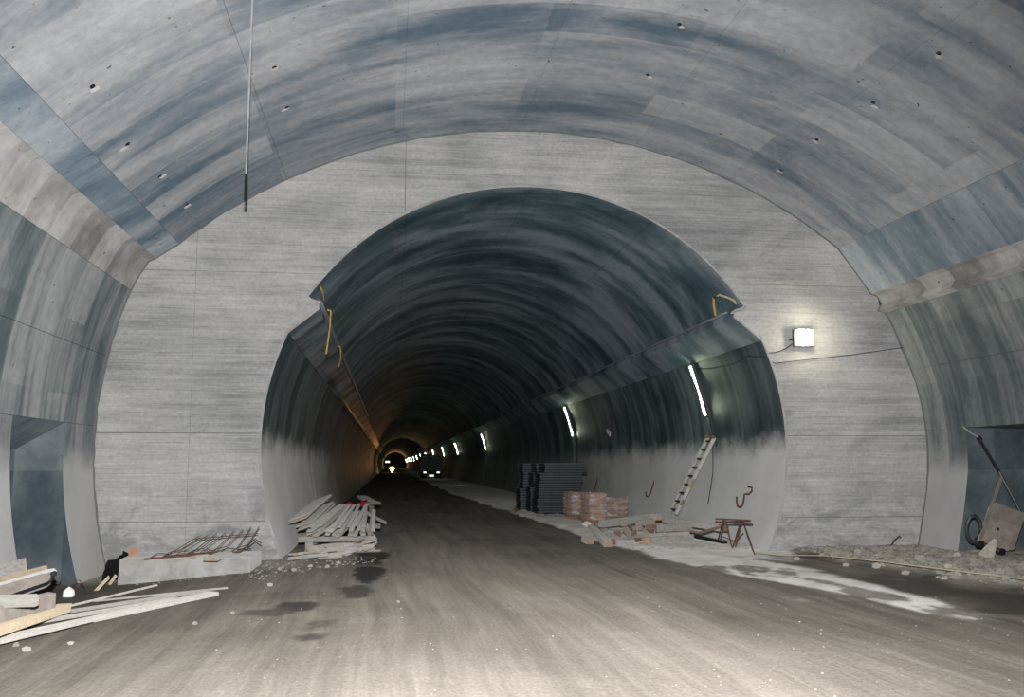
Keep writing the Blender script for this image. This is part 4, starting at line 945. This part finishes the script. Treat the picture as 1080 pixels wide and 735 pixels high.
# ------------------------------------------------------------ stones
def stone_mesh(seed, mat):
    r = random.Random(seed); bm = bmesh.new(); bmesh.ops.create_icosphere(bm, subdivisions=1, radius=1)
    for v in bm.verts: v.co *= r.uniform(.7, 1.15); v.co.z *= .65
    me = bpy.data.meshes.new('stone'); bm.to_mesh(me); bm.free(); me.materials.append(M[mat]); return me
SM = [stone_mesh(i, 'stone' if i % 2 else 'pale_stone') for i in range(8)]
def stone(x, y, r, i, label, grp):
    o = bpy.data.objects.new('stone', SM[i % 8]); COL.objects.link(o); o.location = (x, y, fz(x, y) + r * .35); o.scale = (r, r * .85, r); o.rotation_euler = (0, 0, rnd.uniform(0, 6)); return tag(o, label, 'stone', grp)
for i, (px, py, r) in enumerate(((880, 586, .09), (905, 584, .08), (925, 594, .10), (955, 600, .07), (972, 592, .11), (1000, 600, .08), (1028, 596, .09), (1055, 606, .10), (840, 586, .07), (1010, 588, .08), (892, 592, .06))):
    q = atZ(px, py, .08); stone(q.x, q.y, r, i, 'fist-sized pale stone on the rubble bank', 'stones on the rubble bank')
for i, (px, py, r) in enumerate(((295, 603, .05), (310, 605, .06), (327, 601, .05), (345, 602, .05), (357, 598, .06), (285, 622, .05), (205, 660, .04), (28, 675, .06), (18, 668, .05), (75, 672, .04), (245, 650, .035), (420, 640, .03))):
    q = atZ(px, py, -.05); stone(q.x, q.y, r, i + 3, 'small pale stone on the dirt near the plinth and board heap', 'stones near the plinth')
def gravel(name, n, gen, rmin, rmax, mat, label):
    r = np.random.RandomState(n); ico = bmesh.new(); bmesh.ops.create_icosphere(ico, subdivisions=0 or 1, radius=1)
    bv = np.array([(1, 0, -.2), (-.5, .87, -.2), (-.5, -.87, -.2), (.4, .3, .8), (-.4, -.2, .6)]); bf = [(0, 1, 3), (1, 4, 3), (1, 2, 4), (2, 0, 4), (0, 3, 4), (0, 2, 1)]; ico.free()
    m = MB()
    for i in range(n):
        m.cur = int(r.rand() < .4) if len(mat) > 1 else 0
        x, y = gen(r); a = r.rand() * 6.28; s = rmin + (rmax - rmin) * r.rand() ** 3; ca, sa = math.cos(a), math.sin(a); z = fz(x, y)
        m.add([(x + s * (ca * v[0] - sa * v[1]) * r.uniform(.7, 1.2), y + s * (sa * v[0] + ca * v[1]), z + s * v[2] * .7 + .005) for v in bv], bf)
    o = m.build(name, mat); o['kind'] = 'stuff'; o['label'] = label; o['category'] = 'gravel'; return o
def in_bank(r):
    while True:
        x, y = r.uniform(7.4, 10.3), r.uniform(9.5, 18.2)
        if float(bank_mask(x, y)) > .35: return x, y
gravel('rubble', 2600, in_bank, .012, .085, ['stone', 'pale_stone'], 'loose rubble and mortar crumbs on the bank by the right wall')
def near_block(r):
    while True:
        x, y = r.uniform(-4.0, -.2), r.uniform(13.9, 18.3)
        if (y < yf and y > yf - .35 and x < br) or (x > br + .05 and y > 15.0 + (x + 2) * 1.3 and x < .2): return x, y
gravel('mortar_crumbs', 420, near_block, .008, .035, ['pale_stone'], 'pale mortar crumbs strewn along the plinth and heap')
gravel('road_gravel', 500, lambda r: (r.uniform(-1.6, 7), 6.5 + 12 * r.rand() ** 1.5), .005, .014, ['stone'], 'scattered small gravel on the dirt road')
gravel('heap_crumbs', 350, lambda r: (r.uniform(4.9, 7.3), r.uniform(18.6, 23)), .01, .05, ['pale_stone'], 'pale crumbs around the timber pile')
m = MB(); m.tube([atZ(797, 583, .06), atZ(830, 585.5, .1), atZ(870, 586, .12), atZ(930, 592, .14), atZ(1000, 601, .15), atZ(1090, 612, .15)], .008, 5); tag(m.build('hose', 'yellow_timber'), 'thin orange-brown line lying along the rubble bank', 'line')
m = MB(); m.tube([atY(939, 582, 18.1), atY(940, 575, 18.15), atY(944, 569, 18.2), atY(949, 565, 18.2), atY(950, 567, 18.2)], .016, 5); tag(m.build('bent_wire', 'dark_steel'), 'bent dark wire sticking up from the bank before the end wall', 'wire')
